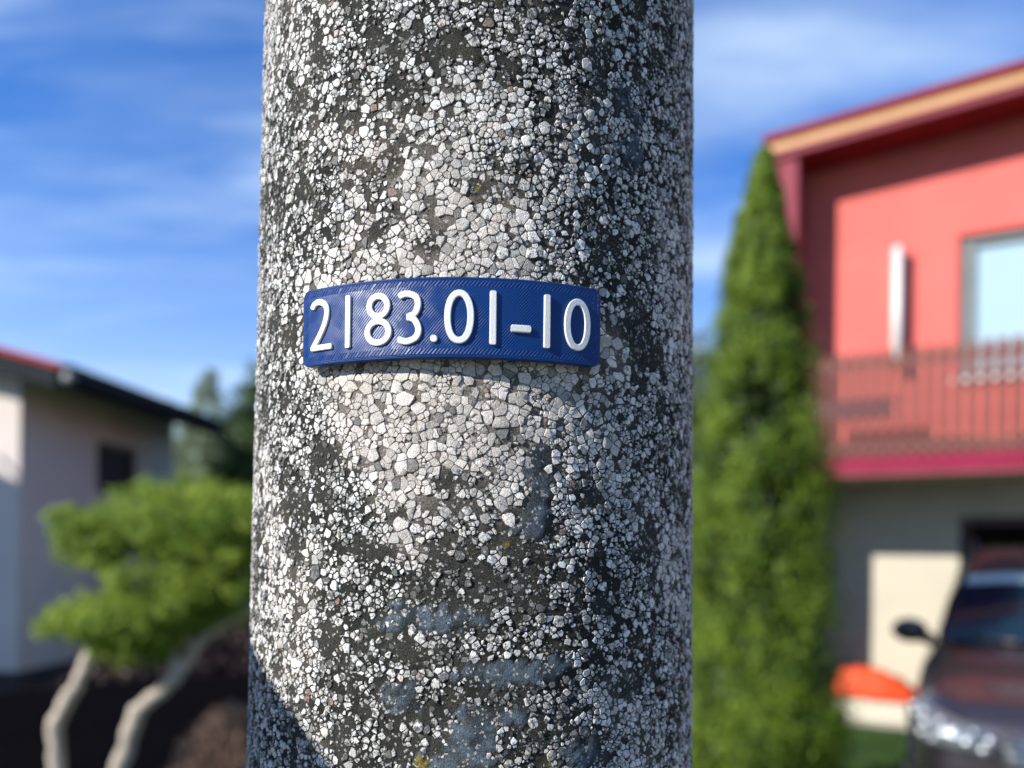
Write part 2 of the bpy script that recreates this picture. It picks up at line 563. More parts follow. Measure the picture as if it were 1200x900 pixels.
np_mesh('shaft', V, q.ravel(), np.arange(len(q)) * 4, None, M['cement'], pole, np.ones(len(q), bool), cols)

# plain lower and upper shaft, aggregate as texture
def agg_mat():
    m = bpy.data.materials.new('washed_aggregate_far')
    m.use_nodes = True
    t = m.node_tree
    p = t.nodes['Principled BSDF']
    p.inputs['Roughness'].default_value = 0.75
    tcn = t.nodes.new('ShaderNodeTexCoord')
    v = t.nodes.new('ShaderNodeTexVoronoi')
    v.feature = 'DISTANCE_TO_EDGE'
    v.inputs['Scale'].default_value = 290
    v2 = t.nodes.new('ShaderNodeTexVoronoi')
    v2.inputs['Scale'].default_value = 290
    for k in (v, v2): t.links.new(tcn.outputs['Object'], k.inputs[0])
    r = t.nodes.new('ShaderNodeValToRGB')
    r.color_ramp.elements[0].position = 0.04
    r.color_ramp.elements[1].position = 0.16
    r.color_ramp.elements[0].color = (0.04, 0.04, 0.036, 1)
    r.color_ramp.elements[1].color = (1, 1, 1, 1)
    t.links.new(v.outputs['Distance'], r.inputs[0])
    s = t.nodes.new('ShaderNodeSeparateColor')
    t.links.new(v2.outputs['Color'], s.inputs[0])
    r2 = t.nodes.new('ShaderNodeValToRGB')
    r2.color_ramp.elements[0].position = 0.25
    r2.color_ramp.elements[0].color = (0.08, 0.08, 0.075, 1)
    r2.color_ramp.elements[1].position = 0.45
    r2.color_ramp.elements[1].color = (0.55, 0.53, 0.49, 1)
    t.links.new(s.outputs[0], r2.inputs[0])
    mx = t.nodes.new('ShaderNodeMix')
    mx.data_type = 'RGBA'
    mx.blend_type = 'MULTIPLY'
    mx.inputs[0].default_value = 1
    t.links.new(r.outputs[0], mx.inputs[6])
    t.links.new(r2.outputs[0], mx.inputs[7])
    t.links.new(mx.outputs[2], p.inputs['Base Color'])
    bb = t.nodes.new('ShaderNodeBump')
    bb.inputs['Distance'].default_value = 0.001
    t.links.new(r.outputs[0], bb.inputs['Height'])
    t.links.new(bb.outputs[0], p.inputs['Normal'])
    return m


M['agg'] = agg_mat()
for zr in ([-0.9, 0.5, ZLO], [ZHI, 4, 8.2]):
    vs, fs = [], []
    for z in zr:
        for k in range(96):
            w = 2 * math.pi * k / 96
            r = prad(z)
            vs.append((r * math.cos(w), r * math.sin(w), z))
    for j in range(len(zr) - 1):
        for k in range(96):
            k2 = (k + 1) % 96
            fs.append((j * 96 + k, j * 96 + k2, (j + 1) * 96 + k2, (j + 1) * 96 + k))
    if zr[-1] > 8: fs.append(tuple(2 * 96 + k for k in range(96)))
    mesh_obj('shaft', vs, fs, M['agg'], pole, True)

# ---- crushed stones: variable radius dart throwing on the unrolled surface
cell = 0.006
sites = []
grid = {}


def throw(n, rlo, rhi, gap, prob):
    us = rng.uniform(-ULIM, ULIM, n)
    zs = rng.uniform(ZLO + 0.004, ZHI - 0.004, n)
    rs = rlo + (rhi - rlo) * rng.random(n) ** 1.8
    cl_, sm_, ba_, ye_ = fields(us, zs)
    keep = rng.random(n) < prob(cl_, sm_, ba_)
    for u, z, r, k in zip(us.tolist(), zs.tolist(), rs.tolist(), keep.tolist()):
        if not k: continue
        gi, gj = int(u // cell), int(z // cell)
        ok = True
        for i in range(gi - 2, gi + 3):
            for j in range(gj - 2, gj + 3):
                for (a_, b_, c_) in grid.get((i, j), ()):
                    d2 = (u - a_) ** 2 + (z - b_) ** 2
                    if d2 < ((r + c_) * gap) ** 2:
                        ok = False
                        break
                if not ok: break
            if not ok: break
        if ok:
            grid.setdefault((gi, gj), []).append((u, z, r))
            sites.append((u, z, r))


def fine_zone(u, z):
    return sstep(0.50, 0.60, fbm(u * 120 + 31, z * 120, 70, 3))


def throw_sites(n_, rlo, rhi, gap, only_fine=None):
    """scatter cell centres; a small gap factor leaves them irregular, so the chips come out angular"""
    us = rng.uniform(-ULIM, ULIM, n_)
    zs = rng.uniform(ZLO + 0.004, ZHI - 0.004, n_)
    rs = rlo + (rhi - rlo) * rng.random(n_) ** 1.6
    cl_, sm_, ba_, ye_ = fields(us, zs)
    fz = fine_zone(us, zs)
    pk = np.ones(n_) if only_fine is None else np.clip(only_fine + fz * 0.8 + (1 - cl_) * 0.25 - cl_ * 0.2, 0, 1)
    keep = rng.random(n_) < pk
    for u, z, r, k in zip(us.tolist(), zs.tolist(), rs.tolist(), keep.tolist()):
        if not k: continue
        gi, gj = int(u // cell), int(z // cell)
        ok = True
        for i in range(gi - 1, gi + 2):
            for j in range(gj - 1, gj + 2):
                for (a_, b_, c_) in grid.get((i, j), ()):
                    if (u - a_) ** 2 + (z - b_) ** 2 < ((r + c_) * gap) ** 2:
                        ok = False
                        break
                if not ok: break
            if not ok: break
        if ok:
            grid.setdefault((gi, gj), []).append((u, z, r))
            sites.append((u, z, r))


throw_sites(3600, 0.0017, 0.0032, 0.78)
throw_sites(30000, 0.0010, 0.0019, 0.66, 0.75)
throw_sites(90000, 0.00042, 0.0010, 0.66, 0.13)
S = np.array(sites)
print('stones', len(S))
n = len(S)
su, sz, sr = S[:, 0], S[:, 1], S[:, 2]
scl, ssm, sba, sye = fields(su, sz)

# neighbours through a padded bin table
bi = np.floor((su + ULIM) / cell).astype(int)
bj = np.floor((sz - ZLO) / cell).astype(int)
nbi, nbj = bi.max() + 3, bj.max() + 3
key = (bi + 1) * nbj + (bj + 1)
order = np.argsort(key, kind='stable')
cnt = np.bincount(key, minlength=nbi * nbj + nbj * 3)
first = np.concatenate([[0], np.cumsum(cnt)[:-1]])
maxc = cnt.max()


def cells(ids, K, rand):
    """radius of each stone's outline in K directions: power-diagram cell, so neighbours fit together"""
    m = len(ids)
    Kd = 40 if K > 8 else 26
    Kout, K = K, Kd
    phi = np.arange(K)[None, :] * 2 * np.pi / K + rand.uniform(0, 6.28, (m, 1))
    rad = np.full((m, K), 1.0)
    for di in (-1, 0, 1):
        for dj in (-1, 0, 1):
            kk = key[ids] + di * nbj + dj
            for s_ in range(maxc):
                has = s_ < cnt[kk]
                jx = order[np.minimum(first[kk] + s_, n - 1)]
                has &= jx != ids
                dx, dz = su[jx] - su[ids], sz[jx] - sz[ids]
                d = np.sqrt(dx * dx + dz * dz) + 1e-9
                h = (d * d + 0.55 * (sr[ids] ** 2 - sr[jx] ** 2)) / (2 * d)
                h = np.clip(h, 0.22 * d, 0.78 * d)
                cc = np.cos(phi - np.arctan2(dz, dx)[:, None])
                lim = np.where((cc > 0.05) & has[:, None], h[:, None] / np.maximum(cc, 0.05), 1.0)
                rad = np.minimum(rad, lim)
    return phi, rad, Kout


def corners(phi, rad, K):
    """keep the K sharpest corners of each densely sampled outline"""
    x, y = rad * np.cos(phi), rad * np.sin(phi)
    ax, ay = x - np.roll(x, 1, 1), y - np.roll(y, 1, 1)
    bx, by = np.roll(x, -1, 1) - x, np.roll(y, -1, 1) - y
    turn = np.abs(ax * by - ay * bx) / (np.hypot(ax, ay) * np.hypot(bx, by) + 1e-12)
    nb = np.maximum(np.roll(turn, 1, 1), np.roll(turn, -1, 1))
    turn = np.where(turn >= nb, turn + 0.5 * nb, turn * 0.35) + 0.02 * rng.random(turn.shape)
    gap = np.zeros_like(turn)
    gap[:, ::max(1, rad.shape[1] // 4)] = 0.35          # never lose a whole side
    ix = np.sort(np.argsort(-(turn + gap), 1)[:, :K], 1)
    return np.take_along_axis(phi, ix, 1), np.take_along_axis(rad, ix, 1)


def pebble_tones(k, cl_, ba_):
    r = rng.random(k)
    base = np.where(r[:, None] < 0.70, np.array((0.70, 0.685, 0.65)), np.array((0.52, 0.51, 0.475)))
    base = np.where((r > 0.86)[:, None], np.array((0.40, 0.405, 0.39)), base)
    base = np.where((r > 0.95)[:, None], np.array((0.56, 0.47, 0.43)), base)
    base = np.where((r > 0.955)[:, None], np.array((0.15, 0.155, 0.15)), base)
    base = np.where((r > 0.99)[:, None], np.array((0.26, 0.18, 0.14)), base)
    base = 0.84 * base * rng.uniform(0.72, 1.22, (k, 1)) * (1 + rng.normal(0, 0.008, (k, 3)))
    warm = np.array((0.93, 0.87, 0.83))
    base = base * (1 - 0.18 * cl_[:, None]) + np.array((0.43, 0.42, 0.40)) * 0.18 * cl_[:, None]
    base = base * (1 - cl_[:, None] * (1 - warm)) * (1 - 0.18 * ba_[:, None])
    return np.concatenate([np.clip(base, 0.02, 0.62), (0.12 + 0.52 * (1 - cl_) + 0.35 * ba_)[:, None] * rng.uniform(0.5, 1.3, (k, 1))], 1)


def make_stones(ids, K, rings, sep=False):
    """closed pebble domes bedded in the cement; returns verts (m, nv, 3) and colours"""
    m = len(ids)
    phi, rad, Kout = cells(ids, K, rng)
    K = phi.shape[1]
    r0 = sr[ids]
    dirty = 1 - scl[ids]
    gapm = rng.uniform(0.00002, 0.00008, m) + dirty * rng.uniform(0.0, 0.00019, m)
    cap = np.full((m, K), 9.0)             # broken faces: a few random straight cuts
    nc_ = 4
    f0 = rng.uniform(0, 6.28, m)
    for c_ in range(nc_):
        fa = f0 + (c_ + rng.uniform(-0.45, 0.45, m)) * 2 * np.pi / nc_
        hc = r0 * (rng.uniform(0.85, 2.1, m) + 0.6 * scl[ids])
        cs = np.cos(phi - fa[:, None])
        cap = np.minimum(cap, np.where(cs > 0.08, hc[:, None] / np.maximum(cs, 0.08), 9.0))
    rad = np.minimum(rad - gapm[:, None], np.minimum(cap, (r0 * (2.3 + 0.6 * scl[ids]))[:, None]))
    rad = np.clip(rad, 0.00015, None)
    phi, rad = corners(phi, rad, Kout)
    K = Kout
    rad = rad * (1 - (0.03 + 0.06 * dirty)[:, None] * np.abs(rng.normal(0, 1, (m, K))))
    rad = np.clip(rad, 0.00018, None)
    hh = 0.00012 + 0.00055 * rng.random(m) ** 1.3 + 0.04 * r0
    tilt_a, tilt_m = rng.uniform(0, 6.28, m), np.abs(rng.normal(0, 0.12, m))
    layers = []
    specs = [(0.0, -0.0012, 0), (0.0, 0.62, 1), (0.00013, 0.97, 1)] if rings == 3 else [(0.0, -0.0012, 0), (0.00005, 0.80, 1)]
    for f_, hz, rel in specs:
        rr = np.maximum(rad - f_ * rng.uniform(0.5, 2.0, (m, K)), rad * 0.45)
        x = su[ids][:, None] + rr * np.cos(phi)
        z = sz[ids][:, None] + rr * np.sin(phi)
        if rel:
            h = hh[:, None] * hz * (1 + rng.normal(0, 0.07, (m, K)))
            h = h + tilt_m[:, None] * rr * np.cos(phi - tilt_a[:, None]) * 0.8
            h = h + -0.0002
        else:
            h = np.full((m, K), hz)
        layers.append(on_pole(x.ravel(), z.ravel(), h.ravel()).reshape(m, K, 3))
    ox, oz = rng.normal(0, 0.15, m) * r0, rng.normal(0, 0.15, m) * r0
    top = on_pole(su[ids] + ox, sz[ids] + oz, hh * 1.0 - 0.0002)[:, None, :]
    Vt = np.concatenate(layers + [top], 1)
    nv = Vt.shape[1]
    loops, sizes = [], []
    for l in range(len(specs) - 1):
        for k in range(K):
            k2 = (k + 1) % K
            loops += [l * K + k, l * K + k2, (l + 1) * K + k2, (l + 1) * K + k]
            sizes.append(4)
    l = len(specs) - 1
    for k in range(K):
        loops += [l * K + k, l * K + (k + 1) % K, nv - 1]
        sizes.append(3)
    tones = pebble_tones(m, scl[ids], sba[ids])
    return Vt, np.array(loops), np.array(sizes), tones


def stones_to_mesh(name, Vt, loops, sizes, tones, parent):
    m, nv = Vt.shape[:2]
    L_ = (loops[None, :] + (np.arange(m) * nv)[:, None]).ravel()
    st0 = np.concatenate([[0], np.cumsum(sizes)[:-1]])
    st = (st0[None, :] + (np.arange(m) * len(loops))[:, None]).ravel()
    cc = np.repeat(tones, nv, 0)
    return np_mesh(name, Vt.reshape(-1, 3), L_, st, None, M['stone'], parent, rng.random(len(st)) < 0.12, cc)


lost = np.clip(0.93 * ssm + 0.66 * sba + 0.04 + (1 - scl) * 0.07 + 0.20 * (1 - scl) * sstep(0.5, 0.6, fbm(su * 200, sz * 200, 88, 2)), 0, 0.97)
lost = np.where((sba > 0.5) & (sr < 0.0011), lost * 0.75, lost)
alive = rng.random(n) >= lost

# the 300 largest stones that face the photographer are parts of their own
th_s = np.degrees(su / PR0)
view = (np.abs(th_s + 2) < 66) & (sz > 1.50) & (sz < 1.83)
behind = (th_s > -35) & (th_s < 28) & (sz > 1.672) & (sz < 1.704)
foresh = np.cos(np.radians(th_s + 2))
score = np.where(view & ~behind & alive, sr * foresh, 0)
big = np.argsort(-score)[:300]
isbig = np.zeros(n, bool)
isbig[big] = True
Vt, lo_, si_, to_ = make_stones(big, 12, 3)
st0 = np.concatenate([[0], np.cumsum(si_)[:-1]])
for k in range(len(big)):
    v = Vt[k]
    c0 = v[-1].copy()
    cc = np.repeat(to_[k][None], len(v), 0)
    o = np_mesh('stone', v - c0, lo_, st0, None, M['stone'], pole, rng.random(len(st0)) < 0.4, cc)
    o.location = c0
rest = np.where(~isbig & alive & (sr > 0.0011))[0]
o = stones_to_mesh('stone_aggregate', *make_stones(rest, 10, 3), pole)
tag(o, kind='stuff')
rest = np.where(~isbig & alive & (sr <= 0.0011))[0]
o = stones_to_mesh('fine_stone_aggregate', *make_stones(rest, 7, 2), pole)
tag(o, kind='stuff')

# sand grains on the cement skin (tiny pyramids)
ng = 90000
gu, gz_ = rng.uniform(-ULIM * 0.8, ULIM * 0.8, ng), rng.uniform(1.47, 1.87, ng)
gc, gs, gb, gyl = fields(gu, gz_)
kp = rng.random(ng) < np.clip(0.25 + 0.75 * gb - 0.80 * gs, 0.04, 1)
gu, gz_, gc, gb, gyl = gu[kp], gz_[kp], gc[kp], gb[kp], gyl[kp]
ng = len(gu)
gr = 0.00014 + 0.00034 * rng.random(ng) ** 2
ph = rng.uniform(0, 6.28, ng)
Ls = []
for k in range(4):
    w = ph + k * math.pi / 2
    Ls.append(on_pole(gu + gr * np.cos(w), gz_ + gr * np.sin(w), np.full(ng, -0.0010)))
Ls.append(on_pole(gu, gz_, gr * 0.9 - 0.0001 + gb * 0.0002))
Vt = np.stack(Ls, 1)
lo_ = np.array([0, 1, 4, 1, 2, 4, 2, 3, 4, 3, 0, 4])
to_ = np.where(rng.random(ng)[:, None] < 0.45, np.array((0.40, 0.39, 0.37)), np.array((0.08, 0.078, 0.07))) * rng.uniform(0.6, 1.2, (ng, 1))
to_ = np.where((gyl > 0.5)[:, None], np.array((0.42, 0.32, 0.04)), to_)
to_ = np.concatenate([to_, np.zeros((ng, 1))], 1)
o = stones_to_mesh('sand_grains', Vt, lo_, np.array([3, 3, 3, 3]), to_, pole)
tag(o, kind='stuff')

# ------------------------------------------------------------------ number plate
PLR = 0.1160            # radius of the plate's face
plate = thing('number_plate', 'curved blue plastic plate with raised white number 2183.01-10 fixed round the pole', 'number plate', (PX, PY, 1.68775))
sA, sB = R(-34.75) * PLR, R(27.3) * PLR
tA, tB = -0.0153, 0.0153


def pl(s, t, r): return (r * math.sin(s / PLR), -r * math.cos(s / PLR), t)


def plate_mat():
    m = mat('blue_printed_plastic', (0.0018, 0.025, 0.118), 0.30, spec=0.22)
    t = m.node_tree
    p = t.nodes['Principled BSDF']
    uv = t.nodes.new('ShaderNodeUVMap')
    uv.uv_map = 'mm'
    sp = t.nodes.new('ShaderNodeSeparateXYZ')
    t.links.new(uv.outputs[0], sp.inputs[0])

    def mt(op, a_, b_=None, c_=None):
        k = t.nodes.new('ShaderNodeMath')
        k.operation = op
        for i, v in enumerate((a_, b_, c_)):
            if v is None: continue
            if isinstance(v, (int, float)): k.inputs[i].default_value = v
            else: t.links.new(v, k.inputs[i])
        return k.outputs[0]
    u_, v_ = sp.outputs[0], sp.outputs[1]          # millimetres from the plate's centre
    hw, hh = (sB - sA) * 500, 15.3
    du = mt('SUBTRACT', hw, mt('ABSOLUTE', u_))
    dv = mt('SUBTRACT', hh, mt('ABSOLUTE', v_))
    de = mt('MINIMUM', du, dv)
    nz_ = t.nodes.new('ShaderNodeTexNoise')
    nz_.inputs['Scale'].default_value = 0.35
    nz_.inputs['Detail'].default_value = 3
    t.links.new(uv.outputs[0], nz_.inputs[0])
    wob = mt('MULTIPLY', nz_.outputs[0], 1.1)
    nv_ = t.nodes.new('ShaderNodeTexNoise')
    nv_.inputs['Scale'].default_value = 0.11
    nv_.inputs['Detail'].default_value = 2
    t.links.new(uv.outputs[0], nv_.inputs[0])
    vary = mt('MULTIPLY', mt('MAXIMUM', mt('SUBTRACT', nv_.outputs[0], 0.34), 0.09), 2.6)
    ring = mt('SINE', mt('MULTIPLY', de, 2 * math.pi / 0.62))
    dia = mt('SINE', mt('ADD', mt('MULTIPLY', mt('ADD', u_, mt('MULTIPLY', v_, -0.85)), 2 * math.pi / 1.16), wob))
    dia2 = mt('SINE', mt('MULTIPLY', mt('ADD', u_, mt('MULTIPLY', v_, -0.85)), 2 * math.pi / 1.5))
    inner = mt('GREATER_THAN', de, 1.5)
    band = mt('MULTIPLY', inner, mt('LESS_THAN', de, 3.5))
    h = mt('ADD', mt('MULTIPLY', ring, mt('SUBTRACT', 1.0, inner)), mt('MULTIPLY', mt('MULTIPLY', dia, vary), mt('MULTIPLY', inner, 0.85)))
    h = mt('ADD', h, mt('MULTIPLY', mt('MULTIPLY', band, dia2), 1.1))
    b = t.nodes.new('ShaderNodeBump')
    b.inputs['Strength'].default_value = 0.85
    b.inputs['Distance'].default_value = 0.00012
    t.links.new(h, b.inputs['Height'])
    t.links.new(b.outputs[0], p.inputs['Normal'])
    n3 = t.nodes.new('ShaderNodeTexNoise')
    n3.inputs['Scale'].default_value = 0.12
    n3.inputs['Detail'].default_value = 4
    t.links.new(uv.outputs[0], n3.inputs[0])
    r = t.nodes.new('ShaderNodeMapRange')
    r.inputs['From Min'].default_value = 0.3
    r.inputs['From Max'].default_value = 0.7
    r.inputs['To Min'].default_value = 0.32
    r.inputs['To Max'].default_value = 0.42
    t.links.new(n3.outputs[0], r.inputs[0])
    t.links.new(r.outputs[0], p.inputs['Roughness'])
    return m


def build_plate():
    rc, inset, thick = 0.0035, 0.00035, 0.0028
    ncol, nrow = 130, 8

    def outline_grid(off):
        a0, a1, b0, b1, c = sA + off, sB - off, tA + off, tB - off, rc - off
        xs = []
        for k in range(9): xs.append(a0 + c * (1 - math.cos(k / 8 * math.pi / 2)))
        for k in range(1, ncol): xs.append(a0 + c + (a1 - a0 - 2 * c) * k / ncol)
        for k in range(9): xs.append(a1 - c * (1 - math.cos((8 - k) / 8 * math.pi / 2)))
        out_ = []
        for x in xs:
            e = min(x - a0, a1 - x)
            dz = 0.0
            if e < c: dz = c - math.sqrt(max(c * c - (c - e) ** 2, 0))
            out_.append([(x, b0 + dz + (b1 - b0 - 2 * dz) * j / nrow) for j in range(nrow + 1)])
        return out_
    vs, st = [], []
    blocks = []
    for off, r in ((inset, PLR), (0.0, PLR - inset), (0.0, PLR - thick)):
        g = outline_grid(off)
        blocks.append(len(vs))
        for col in g:
            for (s, t_) in col:
                vs.append(pl(s, t_, r))
                st.append((s, t_))
    nc = ncol + 17
    nr = nrow + 1
    fs = []
    for i in range(nc - 1):
        for j in range(nrow):
            k = i * nr + j
            fs.append((k, k + nr, k + nr + 1, k + 1))
            k += blocks[2]
            fs.append((k, k + 1, k + nr + 1, k + nr))
    loop = [i * nr for i in range(nc)] + [(nc - 1) * nr + j for j in range(1, nr)] + [i * nr + nrow for i in range(nc - 2, -1, -1)] + [j for j in range(nrow - 1, 0, -1)]
    for (p0, p1) in ((0, blocks[1]), (blocks[1], blocks[2])):
        for i in range(len(loop)):
            a_, b_ = loop[i], loop[(i + 1) % len(loop)]
            fs.append((p0 + a_, p1 + a_, p1 + b_, p0 + b_))
    o = mesh_obj('plate_body', vs, fs, None, plate, True)
    me = o.data
    me.materials.append(plate_mat())
    uvl = me.uv_layers.new(name='mm')
    sm = (sA + sB) / 2
    for lp in me.loops:
        s, t_ = st[lp.vertex_index]
        uvl.data[lp.index].uv = ((s - sm) * 1000, t_ * 1000)
    me.set_sharp_from_angle(angle=R(38))
    return o


build_plate()


def catmull(pts, n=10):
    out_ = []
    P = [pts[0]] + list(pts) + [pts[-1]]
    for i in range(1, len(P) - 2):
        for k in range(n):
            t = k / n
            p0, p1, p2, p3 = P[i - 1], P[i], P[i + 1], P[i + 2]
            out_.append(tuple(0.5 * (2 * p1[c] + (p2[c] - p0[c]) * t + (2 * p0[c] - 5 * p1[c] + 4 * p2[c] - p3[c]) * t * t + (3 * p1[c] - p0[c] - 3 * p2[c] + p3[c]) * t ** 3) for c in (0, 1)))
    out_.append(pts[-1])
    return out_


def dens(pts, step=0.6):
    out_ = []
    for a_, b_ in zip(pts[:-1], pts[1:]):
        m_ = max(1, int(math.dist(a_, b_) / step))
        out_ += [(a_[0] + (b_[0] - a_[0]) * k / m_, a_[1] + (b_[1] - a_[1]) * k / m_) for k in range(m_)]
    return out_ + [pts[-1]]


def oval(cx, cy, rx, ry, n=44, p=2.0):
    o_ = []
    for k in range(n):
        w = 2 * math.pi * k / n
        c_, s_ = math.cos(w), math.sin(w)
        o_.append((cx + rx * math.copysign(abs(c_) ** (2 / p), c_), cy + ry * math.copysign(abs(s_) ** (2 / p), s_)))
    return o_


def stroke(vs, fs, pts, w, closed=False, h=0.95, base=-0.15):
    """raised ribbon with bevelled shoulders along pts (millimetres on the plate face)"""
    n_ = len(pts)
    prof = [(-0.5, base), (-0.5, h - 0.22), (-0.5, h - 0.22), (-0.40, h), (0.40, h), (0.5, h - 0.22), (0.5, base)]
    prof = [prof[0], prof[1], prof[3], prof[4], prof[5], prof[6]]
    b0 = len(vs)
    rings = []
    for i, p in enumerate(pts):
        if closed: a_, c_ = pts[i - 1], pts[(i + 1) % n_]
        else: a_, c_ = pts[max(i - 1, 0)], pts[min(i + 1, n_ - 1)]
        tx, ty = c_[0] - a_[0], c_[1] - a_[1]
        l_ = math.hypot(tx, ty)
        rings.append((p, (tx / l_, ty / l_), 1.0, 0.0))
    if not closed:                      # rounded ends
        rs = []
        (p, t_, _, _), (q_, t2, _, _) = rings[0], rings[-1]
        body = [r for r in rings if math.dist(r[0], p) > 0.5 * w * 0.45 and math.dist(r[0], q_) > 0.5 * w * 0.45]
        for k, (d_, ww) in enumerate(((0, 0.52), (0.10, 0.80), (0.22, 0.94), (0.42, 1.0))):
            rs.append(((p[0] + t_[0] * d_ * w * 0.5, p[1] + t_[1] * d_ * w * 0.5), t_, ww, 0))
        rs += body
        for k, (d_, ww) in enumerate(((0.42, 1.0), (0.22, 0.94), (0.10, 0.80), (0, 0.52))):
            rs.append(((q_[0] - t2[0] * d_ * w * 0.5, q_[1] - t2[1] * d_ * w * 0.5), t2, ww, 0))
        rings = rs
    for (p, t_, ww, _) in rings:
        for (o_, hz) in prof:
            s_ = p[0] - t_[1] * o_ * w * ww
            q_ = p[1] + t_[0] * o_ * w * ww
            vs.append(pl(s_ * 1e-3, q_ * 1e-3, PLR + hz * 1e-3))
    m_ = len(rings)
    k_ = len(prof)
    for i in range(m_ if closed else m_ - 1):
        i2 = (i + 1) % m_
        for j in range(k_ - 1):
            fs.append((b0 + i * k_ + j, b0 + i2 * k_ + j, b0 + i2 * k_ + j + 1, b0 + i * k_ + j + 1))
    if not closed:
        fs.append(tuple(b0 + j for j in range(k_)))
        fs.append(tuple(b0 + (m_ - 1) * k_ + j for j in range(k_))[::-1])


W_ = 2.45
glyphs = [
    ('digit', [(catmull([(-64.2, 7.1), (-63.2, 8.8), (-60.6, 9.55), (-57.6, 8.2), (-56.55, 5.4), (-57.5, 0.9), (-60.3, -4.0), (-63.6, -8.3)]), W_, False, 0.95),
               (dens([(-64.6, -8.55), (-53.9, -8.55)]), W_ * 0.92, False, 0.97)]),
    ('digit', [(dens([(-46.4, 10.3), (-46.4, -10.0)]), W_ * 0.95, False, 0.95)]),
    ('digit', [(oval(-33.2, 4.95, 3.75, 3.85), W_, True, 0.95), (oval(-33.2, -4.9, 4.45, 4.1), W_, True, 0.965)]),
    ('digit', [(catmull([(-24.9, 7.9), (-23.2, 8.75), (-20.8, 8.85), (-18.0, 7.5), (-17.3, 4.6), (-18.6, 1.4), (-21.6, 0.1)]), W_, False, 0.95),
               (catmull([(-21.6, 0.1), (-18.7, -0.9), (-17.0, -4.3), (-17.9, -7.5), (-20.9, -9.0), (-23.3, -8.8), (-25.0, -8.0)]), W_, False, 0.965)]),
    ('dot', [(oval(-11.1, -8.2, 0.68, 0.68, 16), 1.42, True, 0.95)]),
    ('digit', [(oval(-1.6, 0.0, 4.35, 8.9, 56, 2.15), W_, True, 0.95)]),
    ('digit', [(dens([(11.1, 10.1), (11.15, -10.2)]), W_ * 1.02, False, 0.95)]),
    ('dash', [(dens([(17.9, -3.7), (25.6, -3.7)]), 2.7, False, 0.95)]),
    ('digit', [(dens([(31.95, 10.1), (32.0, -10.3)]), W_ * 1.02, False, 0.95)]),
    ('digit', [(oval(44.6, -0.1, 4.3, 8.8, 56, 2.15), W_, True, 0.95)]),
]
for gname, strokes in glyphs:
    vs, fs = [], []
    for pts, w, closed, h in strokes: stroke(vs, fs, pts, w, closed, h)
    o = mesh_obj(gname, vs, fs, M['digit'], plate, True)
    o.data.set_sharp_from_angle(angle=R(35))

# ------------------------------------------------------------------ foliage tools
def leaf_obj(name, ctr, nrm, size, aspect, m, parent, droop=None):
    """one rhombic leaf or spray per point"""
    k = len(ctr)
    nrm = nrm / (np.linalg.norm(nrm, axis=1, keepdims=True) + 1e-9)
    r = rng.normal(size=(k, 3))
    if droop is not None: r = r * 0.5 + np.array(droop)
    t = r - nrm * (r * nrm).sum(1, keepdims=True)
    t /= np.linalg.norm(t, axis=1, keepdims=True) + 1e-9
    b = np.cross(nrm, t)
    s = (size * rng.uniform(0.6, 1.35, k))[:, None]
    bend = nrm * s * rng.uniform(-0.3, 0.3, (k, 1))
    V_ = np.stack([ctr - t * s, ctr - b * s * aspect + bend, ctr + t * s, ctr + b * s * aspect + bend], 1).reshape(-1, 3)
    L_ = np.arange(k * 4)
    return np_mesh(name, V_, L_, np.arange(k) * 4, None, m, parent)


def clump_points(centres, radii, per, flat=1.0):
    c = np.repeat(centres, per, 0)
    r = np.repeat(radii, per)
    d = rng.normal(size=(len(c), 3))
    d /= np.linalg.norm(d, axis=1, keepdims=True)
    rr = r * rng.random(len(c)) ** 0.45
    d2 = d * np.array((1, 1, flat))
    return c + d2 * rr[:, None], d


# ------------------------------------------------------------------ columnar thuja beside the red house
def thuja(label, loc, height, prof, nclump, per, size=0.020, group=None):
    t = thing('thuja', label, 'conifer', loc, 0, group)
    zs = height * rng.random(nclump) ** 1.15
    zs[:60] = height * rng.uniform(0.8, 1.0, 60)
    w = rng.uniform(0, 2 * math.pi, nclump)
    pocket = fbm(w * 1.9 + 3, zs * 4.2, 14, 3) + rng.normal(0, 0.03, nclump)
    kp_ = (pocket > 0.42) | (zs > height * 0.8)
    zs, w = zs[kp_], w[kp_]
    nclump = len(zs)
    pr = np.interp(zs / height, [p[0] for p in prof], [p[1] for p in prof])
    lump = 1 + 0.22 * (fbm(w * 2.2, zs * 3.2, 4, 3) - 0.5) * 2
    rad = pr * lump * rng.uniform(0.80, 1.0, nclump)
    cc = np.stack([rad * np.cos(w), rad * np.sin(w), zs], 1)
    cr = np.clip(pr * 0.27, 0.035, 0.13) * rng.uniform(0.7, 1.25, nclump)
    pts, d = clump_points(cc, cr, per, 1.5)
    outw = np.stack([pts[:, 0], pts[:, 1], np.zeros(len(pts))], 1)
    outw /= np.linalg.norm(outw, axis=1, keepdims=True) + 1e-6
    nrm = outw * 0.8 + d * 0.8 + rng.normal(size=d.shape) * 0.45
    leaf_obj('foliage', pts, nrm, size, 0.38, M['thuja'], t, droop=(0, 0, 1.2))
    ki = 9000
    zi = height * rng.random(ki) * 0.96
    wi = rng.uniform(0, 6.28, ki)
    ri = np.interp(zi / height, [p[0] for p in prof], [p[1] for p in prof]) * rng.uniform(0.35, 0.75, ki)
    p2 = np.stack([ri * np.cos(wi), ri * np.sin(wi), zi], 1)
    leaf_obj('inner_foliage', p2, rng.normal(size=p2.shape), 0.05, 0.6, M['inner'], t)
    MB().tube([(0, 0, -0.8), (0.01, 0, 0.5), (0, 0.01, height * 0.55), (0, 0, height * 0.93)], [0.07, 0.055, 0.03, 0.008]).build('trunk', M['barkd'], t, True)
    return t


